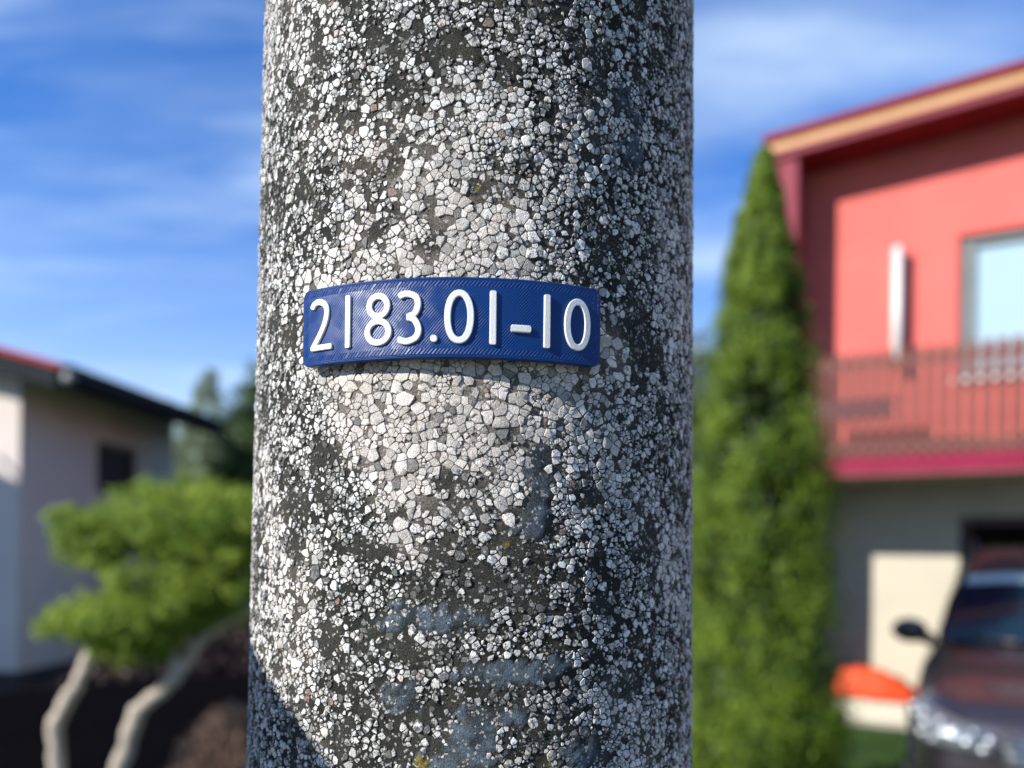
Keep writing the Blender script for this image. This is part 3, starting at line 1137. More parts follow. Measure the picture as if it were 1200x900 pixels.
TPROF = [(0, 0.42), (0.05, 0.455), (0.2, 0.455), (0.4, 0.42), (0.55, 0.37), (0.7, 0.30), (0.82, 0.215), (0.92, 0.12), (0.98, 0.05), (1, 0.015)]
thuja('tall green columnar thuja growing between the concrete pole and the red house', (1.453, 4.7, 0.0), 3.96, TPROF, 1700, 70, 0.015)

# ------------------------------------------------------------------ cloud-pruned juniper on the left
jun = thing('juniper', 'spreading green juniper on bare crooked pale stems in front of the pale house', 'conifer', (-1.8, 4.0, -0.45))
jl = np.array((-1.8, 4.0, -0.45))
ell = [((-1.62, 4.05, 1.72), (0.50, 0.45, 0.22), 200), ((-2.02, 4.0, 1.62), (0.25, 0.30, 0.14), 90), ((-2.12, 3.95, 1.70), (0.14, 0.2, 0.07), 30),
       ((-1.90, 3.95, 1.23), (0.42, 0.38, 0.085), 150), ((-1.70, 4.0, 1.36), (0.42, 0.40, 0.19), 150), ((-1.30, 4.0, 1.62), (0.45, 0.45, 0.24), 150),
       ((-1.20, 4.05, 1.45), (0.36, 0.4, 0.15), 70), ((-1.85, 4.05, 1.12), (0.25, 0.3, 0.1), 60)]
for (c0, ax, k) in ell:
    d = rng.normal(size=(k, 3))
    d /= np.linalg.norm(d, axis=1, keepdims=True)
    cc = np.array(c0) - jl + d * np.array(ax) * (rng.random((k, 1)) ** 0.35)
    if c0 == ell[0][0]: allc = cc
    else: allc = np.concatenate([allc, cc])
cr = rng.uniform(0.05, 0.11, len(allc))
pts, d = clump_points(allc, cr, 62, 0.7)
nrm = d * 0.8 + rng.normal(size=d.shape) * 0.6 + np.array((0, 0, 0.35))
leaf_obj('foliage', pts, nrm, 0.017, 0.30, M['juniper'], jun)
stems = [([(-2.24, 4.0, -0.5), (-2.265, 4.0, 0.3), (-2.27, 4, 0.5), (-2.285, 4, 0.70), (-2.235, 4, 0.79), (-2.15, 4, 0.95), (-2.10, 4.0, 1.10), (-2.0, 4.0, 1.2)], [0.060, 0.048, 0.045, 0.046, 0.044, 0.042, 0.038, 0.025]),
         ([(-2.12, 4.0, -0.5), (-2.02, 4, 0.3), (-1.955, 4, 0.49), (-1.87, 4, 0.77), (-1.79, 4.0, 0.835), (-1.69, 4, 0.93), (-1.56, 4.02, 1.13), (-1.48, 4.03, 1.2), (-1.345, 4.05, 1.27), (-1.2, 4.05, 1.4)], [0.066, 0.055, 0.050, 0.048, 0.045, 0.042, 0.034, 0.034, 0.030, 0.02]),
         ([(-1.69, 4, 0.95), (-1.72, 4.05, 1.15), (-1.66, 4.05, 1.45), (-1.6, 4.0, 1.7)], [0.03, 0.026, 0.022, 0.012])]
for p, r in stems:
    p_, r_ = [], []
    for i in range(len(p) - 1):
        for k in range(5):
            f = k / 5
            p_.append(tuple(p[i][c] * (1 - f) + p[i + 1][c] * f + random.uniform(-0.005, 0.005) for c in range(3)))
            r_.append((r[i] * (1 - f) + r[i + 1] * f) * random.uniform(0.88, 1.12))
    p, r = p_ + [p[-1]], r_ + [r[-1]]
    MB().tube([Vector(q) - Vector(jl) for q in p], [w_ * 0.8 for w_ in r], 12).build('stem', M['bark'], jun, True)

# dry shrub low beside the pole
dry = thing('dry_shrub', 'low rust brown dry shrub beside the foot of the concrete pole', 'shrub', (-1.50, 4.3, -0.35))
k = 9000
w = rng.uniform(0, 6.28, k)
el_ = rng.uniform(0.25, 1.5, k)
dirs = np.stack([np.cos(w) * np.cos(el_), np.sin(w) * np.cos(el_), np.sin(el_)], 1)
tt = rng.random(k) ** 0.5
pp = dirs * np.array((0.46, 0.46, 1.10)) * tt[:, None] + rng.normal(0, 0.008, (k, 3))
side = np.cross(dirs, rng.normal(size=(k, 3)))
leaf_obj('foliage', pp, side, 0.028, 0.28, M['dry'], dry, droop=(0, 0, 0.8))
mb = MB()
for q in range(26):
    w, e = rng.uniform(0, 6.28), rng.uniform(0.7, 1.5)
    dd = Vector((math.cos(w) * math.cos(e) * 0.42, math.sin(w) * math.cos(e) * 0.42, math.sin(e) * 0.9))
    mb.tube([(0, 0, -0.05), dd * 0.5, dd], [0.008, 0.006, 0.003], 5)
mb.build('stem', M['barkd'], dry, True)


# ------------------------------------------------------------------ board fence on the left
fe = thing('board_fence', 'low dark brown board fence in shade behind the crooked juniper stems', 'fence', (-3.86, 6.0, -0.6), math.atan2(0.6, 0.8))
mb = MB().box(-1.5, 3.4, 0.022, 0.06, 0.25, 0.33).box(-1.5, 3.4, 0.022, 0.06, 0.80, 0.88)
mb.build('rail', M['fence'], fe)
bm0 = None
x = -1.5
while x < 3.4:
    if bm0 is None:
        b_ = MB().box(0, 0.1235, 0, 0.02, 0.02, 1.08).build('board', M['fence'], fe)
        bm0 = b_.data
    else:
        b_ = bpy.data.objects.new('board', bm0)
        link(b_, fe)
    b_.location = (x, random.uniform(-0.003, 0.002), random.uniform(-0.012, 0.012))
    x += 0.125
for x in (-1.45, 0.9, 3.3):
    MB().box(x, x + 0.09, 0.062, 0.15, -0.1, 1.12).build('post', M['fence'], fe)


def shrub(name, label, cat, loc, axes, m, nclump, per, size, aspect=0.45, crad=(0.10, 0.22), group=None, trunk=None, flat=1.0, shell=0.4):
    t = thing(name, label, cat, loc, 0, group)
    d = rng.normal(size=(nclump, 3))
    d /= np.linalg.norm(d, axis=1, keepdims=True)
    cc = d * np.array(axes) * rng.random((nclump, 1)) ** shell
    cc[:, 2] += axes[2]
    zoff = 0.0
    if trunk: zoff = trunk
    cc[:, 2] += zoff
    cc[:, 2] = np.maximum(cc[:, 2], 0.05)
    cr_ = rng.uniform(crad[0], crad[1], nclump)
    pts_, dd_ = clump_points(cc, cr_, per, flat)
    leaf_obj('crown', pts_, dd_ + rng.normal(size=dd_.shape) * 0.8, size, aspect, m, t)
    tr = MB().tube([(0, 0, -0.6), (0.02, 0, zoff + axes[2] * 0.5), (0, 0.02, zoff + axes[2] * 1.5)], [max(axes[0] * 0.07, 0.03), max(axes[0] * 0.05, 0.02), 0.012], 8)
    for q in range(7):
        w = rng.uniform(0, 6.28)
        z0 = zoff + axes[2] * rng.uniform(0.2, 1.1)
        tr.tube([(0, 0, z0), (math.cos(w) * axes[0] * 0.4, math.sin(w) * axes[1] * 0.4, z0 + axes[2] * 0.35), (math.cos(w) * axes[0] * 0.75, math.sin(w) * axes[1] * 0.75, z0 + axes[2] * 0.55)], [max(axes[0] * 0.03, 0.015), 0.015, 0.006], 6)
    tr.build('trunk', M['barkd'], t, True)
    return t


def poplar(label, loc, height, rad, m, nclump, per, size, group=None):
    """narrow feathery tree with gaps"""
    t = thing('deciduous_tree', label, 'tree', loc, 0, group)
    zs = height * rng.uniform(0.12, 1.0, nclump)
    pr = rad * np.sin(np.clip(zs / height, 0, 1) ** 0.8 * math.pi) ** 0.7 + 0.05
    w = rng.uniform(0, 6.28, nclump)
    rr = pr * rng.random(nclump) ** 0.6
    cc = np.stack([rr * np.cos(w), rr * np.sin(w), zs], 1)
    pts_, dd_ = clump_points(cc, rng.uniform(0.10, 0.26, nclump) * rad, per, 1.3)
    leaf_obj('crown', pts_, dd_ + rng.normal(size=dd_.shape), size, 0.5, m, t)
    tr = MB().tube([(0, 0, -1), (0.05, 0, height * 0.4), (0, 0.05, height * 0.97)], [0.16, 0.10, 0.02], 8)
    for q in range(9):
        w = rng.uniform(0, 6.28)
        z0 = height * rng.uniform(0.2, 0.75)
        tr.tube([(0, 0, z0), (math.cos(w) * rad * 0.6, math.sin(w) * rad * 0.6, z0 + height * 0.12)], [0.045, 0.012], 6)
    tr.build('trunk', M['barkd'], t, True)
    return t


shrub('purple_hedge', 'dark purple-leaved hedge behind the juniper stems', 'hedge', (-2.9, 8.3, -0.6), (1.7, 0.6, 0.78), M['purple'], 240, 60, 0.045, crad=(0.12, 0.25))
shrub('shrub', 'olive green garden shrub seen beyond the far end of the pale house', 'shrub', (-5.2, 17.2, -0.6), (1.0, 1.0, 1.85), M['olive'], 160, 60, 0.07, crad=(0.2, 0.4))
shrub('dark_conifer', 'dark green bushy conifer at the left edge of the concrete pole, highest behind the juniper', 'conifer', (-4.5, 14.2, -0.6), (0.80, 0.85, 2.75), M['spruce'], 240, 60, 0.06, crad=(0.18, 0.36))
shrub('dark_conifer', 'dark low conifer filling the gap under the roof end of the pale house', 'conifer', (-4.35, 11.6, -0.6), (0.75, 0.6, 1.35), M['spruce'], 160, 60, 0.05, crad=(0.15, 0.3))
poplar('pale thin feathery tree just above the dark eaves, leftmost of the far trees', (-15.6, 36, -1), 9.0, 1.2, M['birch'], 70, 22, 0.09)
poplar('pale feathery far tree with round top, second from the eaves corner', (-13.8, 35, -1), 9.6, 1.3, M['birch'], 150, 22, 0.09)
poplar('tallest feathery far tree, just left of the concrete pole', (-12.6, 33, -1), 9.9, 1.3, M['birch'], 170, 22, 0.09)
shrub('deciduous_tree', 'broad hazy green far tree behind the dark conifer', 'tree', (-11.0, 30, -1), (2.8, 2.0, 3.5), M['birch'], 260, 45, 0.13, crad=(0.3, 0.8), trunk=0.8)
shrub('deciduous_tree', 'pale green tree seen between the concrete pole and the thuja', 'tree', (4.9, 22, 0), (1.6, 1.4, 3.1), M['birch'], 260, 50, 0.10, crad=(0.25, 0.6), trunk=1.4)
shrub('shrub', 'dark green shrub low between the concrete pole and the thuja', 'shrub', (2.6, 10.5, 0), (1.0, 0.8, 1.05), M['olive'], 200, 60, 0.05, crad=(0.15, 0.3))
shrub('dark_conifer', 'broad dark conifer added out of view to shade the pale house wall', 'conifer', (-11.3, 8.9, -0.6), (1.3, 1.3, 2.75), M['spruce'], 420, 90, 0.08, crad=(0.25, 0.45))  # unseen tree, added so its shadow covers the lower house wall
# far woodland that closes the view beyond the gardens
k = 1500
wx_ = rng.uniform(-45, 48, k)
wy2 = 58 + rng.uniform(-4, 4, k)
wz_ = rng.random(k) ** 0.8 * (3.0 + 2.6 * fbm(wx_ * 0.25, wx_ * 0, 33, 3)) - 0.6
pts, d = clump_points(np.stack([wx_, wy2, wz_], 1), rng.uniform(0.6, 1.3, k), 34, 0.9)
o = leaf_obj('woodland', pts, d + rng.normal(size=d.shape) * 0.8, 0.30, 0.5, M['olive'], None)
tag(o, 'far band of mixed green woodland closing the view beyond the gardens', 'woodland', kind='stuff')

# grass tufts near the red house
k = 26000
gxp = rng.uniform(1.2, 4.2, k)
gyp = rng.uniform(4.8, 7.6, k)
onlawn = ((gxp - 3.92) * -0.5 + (gyp - 7.86) * -0.866) > 0.85
gxp, gyp = gxp[onlawn], gyp[onlawn]
k = len(gxp)
h = rng.uniform(0.03, 0.07, k)
w = rng.uniform(0, 6.28, k)
b0 = np.stack([gxp - 0.004 * np.cos(w), gyp - 0.004 * np.sin(w), np.zeros(k)], 1)
b1 = np.stack([gxp + 0.004 * np.cos(w), gyp + 0.004 * np.sin(w), np.zeros(k)], 1)
b2 = np.stack([gxp + rng.normal(0, 0.015, k), gyp + rng.normal(0, 0.015, k), h], 1)
o = np_mesh('grass', np.stack([b0, b1, b2], 1).reshape(-1, 3), np.arange(k * 3), np.arange(k) * 3, None, M['grass'])
tag(o, 'short green lawn grass at the foot of the thuja', 'grass', kind='stuff')

# ------------------------------------------------------------------ red house
hA = R(-30)
house = thing('red_house', 'coral red two-storey house with balcony, maroon eaves and garage underneath', 'house', (3.92, 7.86, 0), hA)
XL, XR_ = -1.275, 6.2
WX0, WX1, WZ0, WZ1 = 0.40, 2.1, 3.31, 4.68
mb = MB()
mb.box(XL, WX0, 0, 0.3, 2.434, 5.57).box(WX1, XR_, 0, 0.3, 2.434, 5.57).box(WX0, WX1, 0.0, 0.3, 2.434, WZ0).box(WX0, WX1, 0.0, 0.3, WZ1, 5.57)
mb.box(XL, XL + 0.27, 0.302, 8, 2.434, 5.57).box(XR_ - 0.27, XR_, 0.302, 8, 2.434, 5.57).box(XL + 0.272, XR_ - 0.272, 7.7, 8, 2.434, 5.57)
o = mb.build('wall', M['pink'], house)
o['label'] = 'coral upper wall'
mb = MB()
GX0, GX1 = 0.43, 3.4
mb.box(XL, GX0, 0.004, 0.3, 0, 2.309).box(GX1, XR_, 0.004, 0.3, 0, 2.309).box(GX0, GX1, 0.004, 0.3, 1.98, 2.309)
mb.box(XL, XL + 0.27, 0.302, 8, 0, 2.23).box(XR_ - 0.27, XR_, 0.302, 8, 0, 2.23).box(XL + 0.272, XR_ - 0.272, 7.7, 8, 0, 2.23)
mb.box(XL, XL + 0.27, -1.08, 0.0, 0, 2.308)
o = mb.build('wall', M['cream'], house)
o['label'] = 'cream ground floor wall'
MB().box(GX0 + 0.002, GX0 + 0.07, 0.10, 0.24, 0, 1.975).box(GX1 - 0.07, GX1 - 0.002, 0.10, 0.24, 0, 1.975).box(GX0 + 0.072, GX1 - 0.072, 0.10, 0.24, 1.9, 1.975).build('garage_door_frame', M['brownframe'], house)
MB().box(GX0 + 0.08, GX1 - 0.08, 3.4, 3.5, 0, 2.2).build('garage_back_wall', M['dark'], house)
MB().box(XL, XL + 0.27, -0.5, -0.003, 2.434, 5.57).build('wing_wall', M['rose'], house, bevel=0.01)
RW = XR_ - XL + 0.5
roof = MB().box(-0.02, RW, -0.5, 8.4, 0.0, 0.055).build('roof', M['maroon'], house)
roof.location = (XL, 0, 5.574)
roof.rotation_euler = (0, -0.052, 0)
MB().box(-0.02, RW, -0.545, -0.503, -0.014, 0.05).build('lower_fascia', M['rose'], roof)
MB().box(-0.02, RW, -0.56, -0.503, 0.053, 0.155).build('fascia_board', M['verge'], roof)
MB().box(-0.05, RW, -0.60, 8.4, 0.158, 0.225).build('roof_edge', M['maroon'], roof)
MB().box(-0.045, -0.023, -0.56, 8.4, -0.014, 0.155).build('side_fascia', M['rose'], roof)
zr = lambda x: 5.574 + (x - XL) * 0.052 - 0.003
vs_ = [(x, y, z) for y in (0.004, 0.296) for (x, z) in ((XL, 5.571), (XR_, 5.571), (XR_, zr(XR_)), (XL, zr(XL) + 0.001))]
o = mesh_obj('wall', vs_, [(0, 1, 2, 3), (7, 6, 5, 4), (0, 4, 5, 1), (1, 5, 6, 2), (2, 6, 7, 3), (3, 7, 4, 0)], M['pink'], house)
o['label'] = 'coral wall wedge under the eaves'
slab = MB().box(XL, XR_, -1.08, 0.29, 2.312, 2.43).build('balcony_slab', M['cream'], house)
MB().box(XL - 0.02, XR_, -1.115, -1.083, 2.335, 2.465).build('fascia_board', M['crimson'], slab)
MB().box(XL - 0.02, XR_, -1.108, -1.084, 2.295, 2.332).build('drip_edge', M['rose'], slab)
rail = MB().box(XL, 3.4, -1.045, -1.01, 2.52, 2.575).box(XL, 3.4, -1.045, -1.01, 3.27, 3.33).build('balcony_railing', M['railbase'], house)
sl0 = None
x = XL
while x < 3.4:
    if sl0 is None:
        vs, fs = [], []
        prof = [(-0.038, 2.47), (0.038, 2.47), (0.038, 3.38), (0.028, 3.405), (0, 3.415), (-0.028, 3.405), (-0.038, 3.38)]
        for y in (-1.07, -1.048):
            vs += [(a_, y, b_) for a_, b_ in prof]
        fs = [tuple(range(7)), tuple(range(13, 6, -1))] + [(i, i + 7, (i + 1) % 7 + 7, (i + 1) % 7) for i in range(7)]
        s_ = mesh_obj('slat', vs, fs, M['slat'], rail)
        sl0 = s_.data
    else:
        s_ = bpy.data.objects.new('slat', sl0)
        link(s_, rail)
    s_.location = (x, 0, 0)
    x += 0.106
# window
wn = MB().box(WX0 + 0.002, WX0 + 0.12, 0.06, 0.16, WZ0, WZ1).box(WX1 - 0.09, WX1 - 0.002, 0.06, 0.16, WZ0, WZ1).box(WX0 + 0.122, WX1 - 0.092, 0.06, 0.16, WZ1 - 0.09, WZ1 - 0.002).box(WX0 + 0.122, WX1 - 0.092, 0.06, 0.16, WZ0 + 0.002, WZ0 + 0.09).box(1.22, 1.30, 0.065, 0.155, WZ0 + 0.092, WZ1 - 0.092).build('window', M['frame'], house, bevel=0.004)
MB().box(WX0 + 0.123, WX1 - 0.093, 0.112, 0.120, WZ0 + 0.094, WZ1 - 0.094).build('pane', M['winglass'], wn)
MB().box(WX0 - 0.05, WX1 + 0.05, -0.06, 0.055, WZ0 - 0.05, WZ0 - 0.003).build('sill', M['white'], wn, bevel=0.004)
pipe = MB().tube([(-0.12, 0.02, 4.52), (-0.12, -0.06, 4.53), (-0.12, -0.11, 4.49), (-0.12, -0.12, 4.62), (-0.12, -0.12, 3.45)], 0.056, 14).build('vent_pipe', M['white'], house, True)
MB().tube([(-0.12, -0.12, 3.52), (-0.12, -0.12, 3.45)], 0.068, 14).build('pipe_collar', M['white'], pipe, True)

pb = thing('planter_box', 'long low white planter box standing on the balcony behind the brown slats', 'planter', (3.92 + 0.866 * -0.45 + 0.5 * -0.45, 7.86 + 0.5 * 0.45 - 0.866 * 0.45, 2.434), hA)
MB().box(-0.34, 0.34, -0.09, 0.09, 0.48, 0.62).box(-0.35, 0.35, -0.1, 0.1, 0.621, 0.65).build('trough', M['white'], pb, bevel=0.008)
for sx in (-0.3, 0.3):
    MB().box(sx - 0.02, sx + 0.02, -0.07, 0.07, 0, 0.478).build('leg', M['frame'], pb)

# paving in front of the garage, step and orange plastic
def hp(x, y, z=0.0):
    c_, s_ = math.cos(hA), math.sin(hA)
    return (3.92 + x * c_ - y * s_, 7.86 + x * s_ + y * c_, z)


pv = [hp(XL, -0.60, 0.02), hp(0.30, -0.60, 0.02), hp(0.30, -6.0, 0.02), hp(6.0, -6.0, 0.02), hp(6.0, 0.0, 0.02), hp(XL, 0, 0.02)]
vs = pv + [(a_, b_, -0.05) for a_, b_, c_ in pv]
o = mesh_obj('driveway', vs, [(0, 1, 2, 3, 4, 5), *[(i, i + 6, (i + 1) % 6 + 6, (i + 1) % 6) for i in range(6)]], M['paving'])
tag(o, kind='structure')
st_ = thing('concrete_step', 'low pale concrete step against the sunlit garage wall, under the orange plastic', 'step', hp(-0.30, -0.28, 0.02), hA)
MB().box(-0.33, 0.33, -0.20, 0.27, 0, 0.19).build('block', M['step'], st_, bevel=0.012)
tp = thing('plastic_sheet', 'crumpled bright orange plastic sheet draped by the cream garage wall', 'plastic sheet', hp(-0.30, -0.28, 0.21), hA)
nu2, nv2 = 40, 22
xs = np.linspace(-0.37, 0.37, nu2)
ys = np.linspace(-0.24, 0.22, nv2)
XX, YY = np.meshgrid(xs, ys)
hgt = 0.235 * (1 - np.abs((XX + 0.08) / 0.50) ** 2.2) + 0.03 - 3.4 * np.clip(np.abs(YY) - 0.12, 0, 0.07) + 0.09 * (fbm(XX * 7 + 3, YY * 7, 19, 3) - 0.5)
hgt = np.maximum(hgt, 0.012 + 0.02 * fbm(XX * 20, YY * 20, 23, 2)) + 0.015
vs = np.stack([XX, YY, hgt], -1).reshape(-1, 3)
fs = [(j * nu2 + i, j * nu2 + i + 1, (j + 1) * nu2 + i + 1, (j + 1) * nu2 + i) for j in range(nv2 - 1) for i in range(nu2 - 1)]
o = mesh_obj('sheet', vs, fs, M['tarp'], tp, True)
sm_ = o.modifiers.new('solid', 'SOLIDIFY')
sm_.thickness = 0.012
msk = (np.abs(XX + 0.06) < 0.10)
i0, i1 = 13, 25
vs2 = np.stack([XX[8:17, i0:i1], YY[8:17, i0:i1], hgt[8:17, i0:i1] + 0.010], -1)
kk = i1 - i0
fs2 = [(j * kk + i, j * kk + i + 1, (j + 1) * kk + i + 1, (j + 1) * kk + i) for j in range(8) for i in range(kk - 1)]
o = mesh_obj('yellow_patch', vs2.reshape(-1, 3), fs2, M['tarpy'], tp, True)

# ------------------------------------------------------------------ parked car
car = thing('parked_car', 'dark grey car parked nose-out on the driveway in front of the garage', 'car', (2.84, 3.74, 0.02), hA)
sec = [(-0.03, 0.60, 0.34, 0.46, 0.56, 0.66), (0.03, 0.74, 0.27, 0.50, 0.66, 0.755), (0.16, 0.82, 0.24, 0.55, 0.74, 0.82), (0.40, 0.87, 0.22, 0.60, 0.80, 0.885),
       (0.80, 0.89, 0.22, 0.65, 0.86, 0.95), (1.18, 0.90, 0.22, 0.68, 0.91, 1.0), (1.8, 0.90, 0.22, 0.70, 0.94, 1.02), (3.2, 0.90, 0.22, 0.72, 0.96, 1.03),
       (3.75, 0.87, 0.28, 0.72, 0.96, 1.03), (3.88, 0.80, 0.36, 0.70, 0.90, 0.97)]
vs, fs = [], []
for (y, w, zl, zm, zs_, zt) in sec:
    half = [(0, zl), (w * 0.86, zl), (w * 0.98, zl + 0.10), (w, zm), (w * 0.975, zs_), (w * 0.86, zt), (w * 0.5, zt + 0.022), (0, zt + 0.03)]
    ring = half + [(-a_, b_) for a_, b_ in half[-2:0:-1]]
    vs += [(a_, y, b_) for a_, b_ in ring]
k_ = 14
for i in range(len(sec) - 1):
    for j in range(k_):
        j2 = (j + 1) % k_
        fs.append((i * k_ + j, i * k_ + j2, (i + 1) * k_ + j2, (i + 1) * k_ + j))
fs.append(tuple(range(k_))[::-1])
fs.append(tuple((len(sec) - 1) * k_ + j for j in range(k_)))
body = mesh_obj('body', vs, fs, M['car'], car, True)
sb = body.modifiers.new('sub', 'SUBSURF')
sb.levels = sb.render_levels = 2
# cabin: rounded plan rings from belt to roof
vs, fs = [], []
rings = [(0.96, 0.82, 1.10, 3.82), (1.02, 0.80, 1.20, 3.80), (1.25, 0.735, 1.60, 3.72), (1.47, 0.655, 1.96, 3.58), (1.60, 0.61, 2.10, 3.50), (1.66, 0.50, 2.36, 3.35)]
NR = 32
for (z, hw_, y0, y1) in rings:
    for q in range(NR):
        w = 2 * math.pi * (q + 0.5) / NR
        c_, s_ = math.cos(w), math.sin(w)
        e = 2 / 7.0
        vs.append((hw_ * math.copysign(abs(c_) ** e, c_), (y0 + y1) / 2 + (y1 - y0) / 2 * math.copysign(abs(s_) ** e, s_), z))
for i in range(len(rings) - 1):
    for q in range(NR):
        q2 = (q + 1) % NR
        fs.append((i * NR + q, i * NR + q2, (i + 1) * NR + q2, (i + 1) * NR + q))
fs.append(tuple((len(rings) - 1) * NR + q for q in range(NR)))
mesh_obj('cabin', vs, fs, M['car'], car, True)


def glass_panel(name, c4, m, off, nxp=8, nyp=6, crown=0.0):
    a_, b_, c_, d_ = [Vector(q) for q in c4]        # bottom-left, bottom-right, top-right, top-left
    nrm_ = (b_ - a_).cross(d_ - a_).normalized()
    vs_, fs_ = [], []
    for lay in (off, off - 0.006):
        for j in range(nyp + 1):
            for i in range(nxp + 1):
                u_, v_ = i / nxp, j / nyp
                p_ = (a_ * (1 - u_) + b_ * u_) * (1 - v_) + (d_ * (1 - u_) + c_ * u_) * v_
                p_ = p_ + nrm_ * (lay + crown * (4 * u_ * (1 - u_)))
                vs_.append(tuple(p_))
    m1 = (nxp + 1) * (nyp + 1)
    for j in range(nyp):
        for i in range(nxp):
            q = j * (nxp + 1) + i
            fs_.append((q, q + 1, q + nxp + 2, q + nxp + 1))
            fs_.append((m1 + q, m1 + q + nxp + 1, m1 + q + nxp + 2, m1 + q + 1))
    return mesh_obj(name, vs_, fs_, m, car, True)


ws = glass_panel('windscreen', [(-0.76, 1.225, 1.015), (0.76, 1.225, 1.015), (0.62, 1.90, 1.43), (-0.62, 1.90, 1.43)], M['glass'], 0.012, crown=0.03)
glass_panel('sky_reflection_strip', [(-0.63, 1.81, 1.375), (0.63, 1.81, 1.375), (0.615, 1.895, 1.426), (-0.615, 1.895, 1.426)], M['teal'], 0.020, crown=0.03)  # painted reflection of the sky along the top of the glass
for sx in (-1, 1):
    q4 = [(sx * 0.795, 1.55, 1.04), (sx * 0.795, 2.35, 1.04), (sx * 0.655, 2.35, 1.48), (sx * 0.665, 2.08, 1.46)]
    r4 = [(sx * 0.795, 2.42, 1.04), (sx * 0.795, 3.45, 1.04), (sx * 0.655, 3.35, 1.48), (sx * 0.655, 2.42, 1.48)]
    for q_ in (q4, r4):
        if sx > 0: glass_panel('side_window', q_, M['glass'], 0.012)
        else: glass_panel('side_window', [q_[1], q_[0], q_[3], q_[2]], M['glass'], 0.012)
    MB().tube([(sx * 0.57, 2.2, 1.62), (sx * 0.57, 2.3, 1.70), (sx * 0.57, 3.3, 1.70), (sx * 0.57, 3.4, 1.62)], 0.014, 8).build('roof_rail', M['car'], car, True)
    # mirror
    vs, fs = [], []
    for i, (t_, rr_) in enumerate(((-0.055, 0.35), (-0.05, 0.8), (0.0, 1.0), (0.045, 0.9), (0.055, 0.6))):
        for q in range(14):
            w = 2 * math.pi * q / 14
            vs.append((sx * 0.955 + 0.115 * rr_ * math.cos(w), 1.48 + t_, 1.065 + 0.085 * rr_ * math.sin(w) + 0.0))
    for i in range(4):
        for q in range(14):
            fs.append((i * 14 + q, i * 14 + (q + 1) % 14, (i + 1) * 14 + (q + 1) % 14, (i + 1) * 14 + q))
    fs.append(tuple(range(14))[::-1])
    fs.append(tuple(56 + q for q in range(14)))
    mr_ = mesh_obj('wing_mirror', vs, fs, M['blackpl'], car, True)
    MB().tube([(sx * 0.80, 1.50, 1.0), (sx * 0.90, 1.49, 1.03)], 0.042, 10).build('bracket', M['blackpl'], mr_, True)
    # headlight: lens with chrome bowls
    vs, fs = [], []
    prof = [(-0.03, 0.60), (0.03, 0.77), (0.42, 0.855)]
    pts_out = [(0.47, -0.045, 0.60), (0.62, -0.030, 0.585), (0.78, 0.03, 0.60), (0.855, 0.16, 0.66), (0.885, 0.36, 0.735), (0.845, 0.34, 0.80), (0.76, 0.16, 0.775), (0.62, 0.02, 0.735), (0.49, -0.03, 0.70)]
    cen = Vector((0.70, -0.03, 0.68))
    base_ = len(vs)
    for (px_, py_, pz_) in pts_out: vs.append((sx * px_, py_ + 0.02, pz_))
    for (px_, py_, pz_) in pts_out:
        q_ = Vector((px_, py_, pz_)).lerp(cen, 0.25) + Vector((0.02, -0.05, 0.01))
        vs.append((sx * q_.x, q_.y, q_.z))
    vs.append((sx * cen.x, cen.y - 0.055, cen.z + 0.01))
    n9 = len(pts_out)
    for q in range(n9):
        q2 = (q + 1) % n9
        fs.append((q, q2, n9 + q2, n9 + q))
        fs.append((n9 + q, n9 + q2, 2 * n9))
    hl = mesh_obj('headlight', vs, fs, M['lampbowl'], car, True)
    for (bx_, by_, bz_, br_) in ((0.60, -0.085, 0.65, 0.024), (0.70, -0.07, 0.68, 0.027), (0.79, 0.02, 0.71, 0.022), (0.66, -0.085, 0.705, 0.018), (0.75, -0.04, 0.64, 0.018), (0.84, 0.12, 0.74, 0.020), (0.53, -0.09, 0.62, 0.020), (0.50, -0.085, 0.67, 0.022), (0.57, -0.09, 0.71, 0.014), (0.72, -0.06, 0.745, 0.015), (0.80, 0.06, 0.765, 0.016), (0.86, 0.22, 0.765, 0.018), (0.81, 0.03, 0.655, 0.018)):
        vs, fs = [], []
        for i in range(5):
            e_ = i / 4 * math.pi / 2
            for q in range(12):
                w = 2 * math.pi * q / 12
                vs.append((sx * bx_ + br_ * math.cos(e_) * math.cos(w), by_ - br_ * 0.7 * math.sin(e_), bz_ + br_ * math.cos(e_) * math.sin(w)))
        for i in range(4):
            for q in range(12):
                fs.append((i * 12 + q, i * 12 + (q + 1) % 12, (i + 1) * 12 + (q + 1) % 12, (i + 1) * 12 + q))
        mesh_obj('reflector', vs, fs, M['reflector'], hl, True)
    # wheels
    for wy in (0.80, 3.15):
        tb = MB()
        ring_ = [(0.80, 0.0), (0.80, 0.20), (0.82, 0.30), (0.87, 0.315), (0.905, 0.29), (0.91, 0.21), (0.895, 0.20)]
        vs, fs = [], []
        for (xx_, rr_) in ring_:
            for q in range(28):
                w = 2 * math.pi * q / 28
                vs.append((sx * xx_, wy + rr_ * math.cos(w), 0.31 + rr_ * math.sin(w)))
        for i in range(len(ring_) - 1):
            for q in range(28):
                fs.append((i * 28 + q, i * 28 + (q + 1) % 28, (i + 1) * 28 + (q + 1) % 28, (i + 1) * 28 + q))
        wh = mesh_obj('wheel', vs, fs, M['rubber'], car, True)
        rim = MB()
        for q in range(5):
            w = 2 * math.pi * q / 5
            rim.tube([(sx * 0.905, wy, 0.31), (sx * 0.90, wy + 0.19 * math.cos(w), 0.31 + 0.19 * math.sin(w))], [0.035, 0.022], 6)
        rim.build('rim', M['alloy'], wh, True)
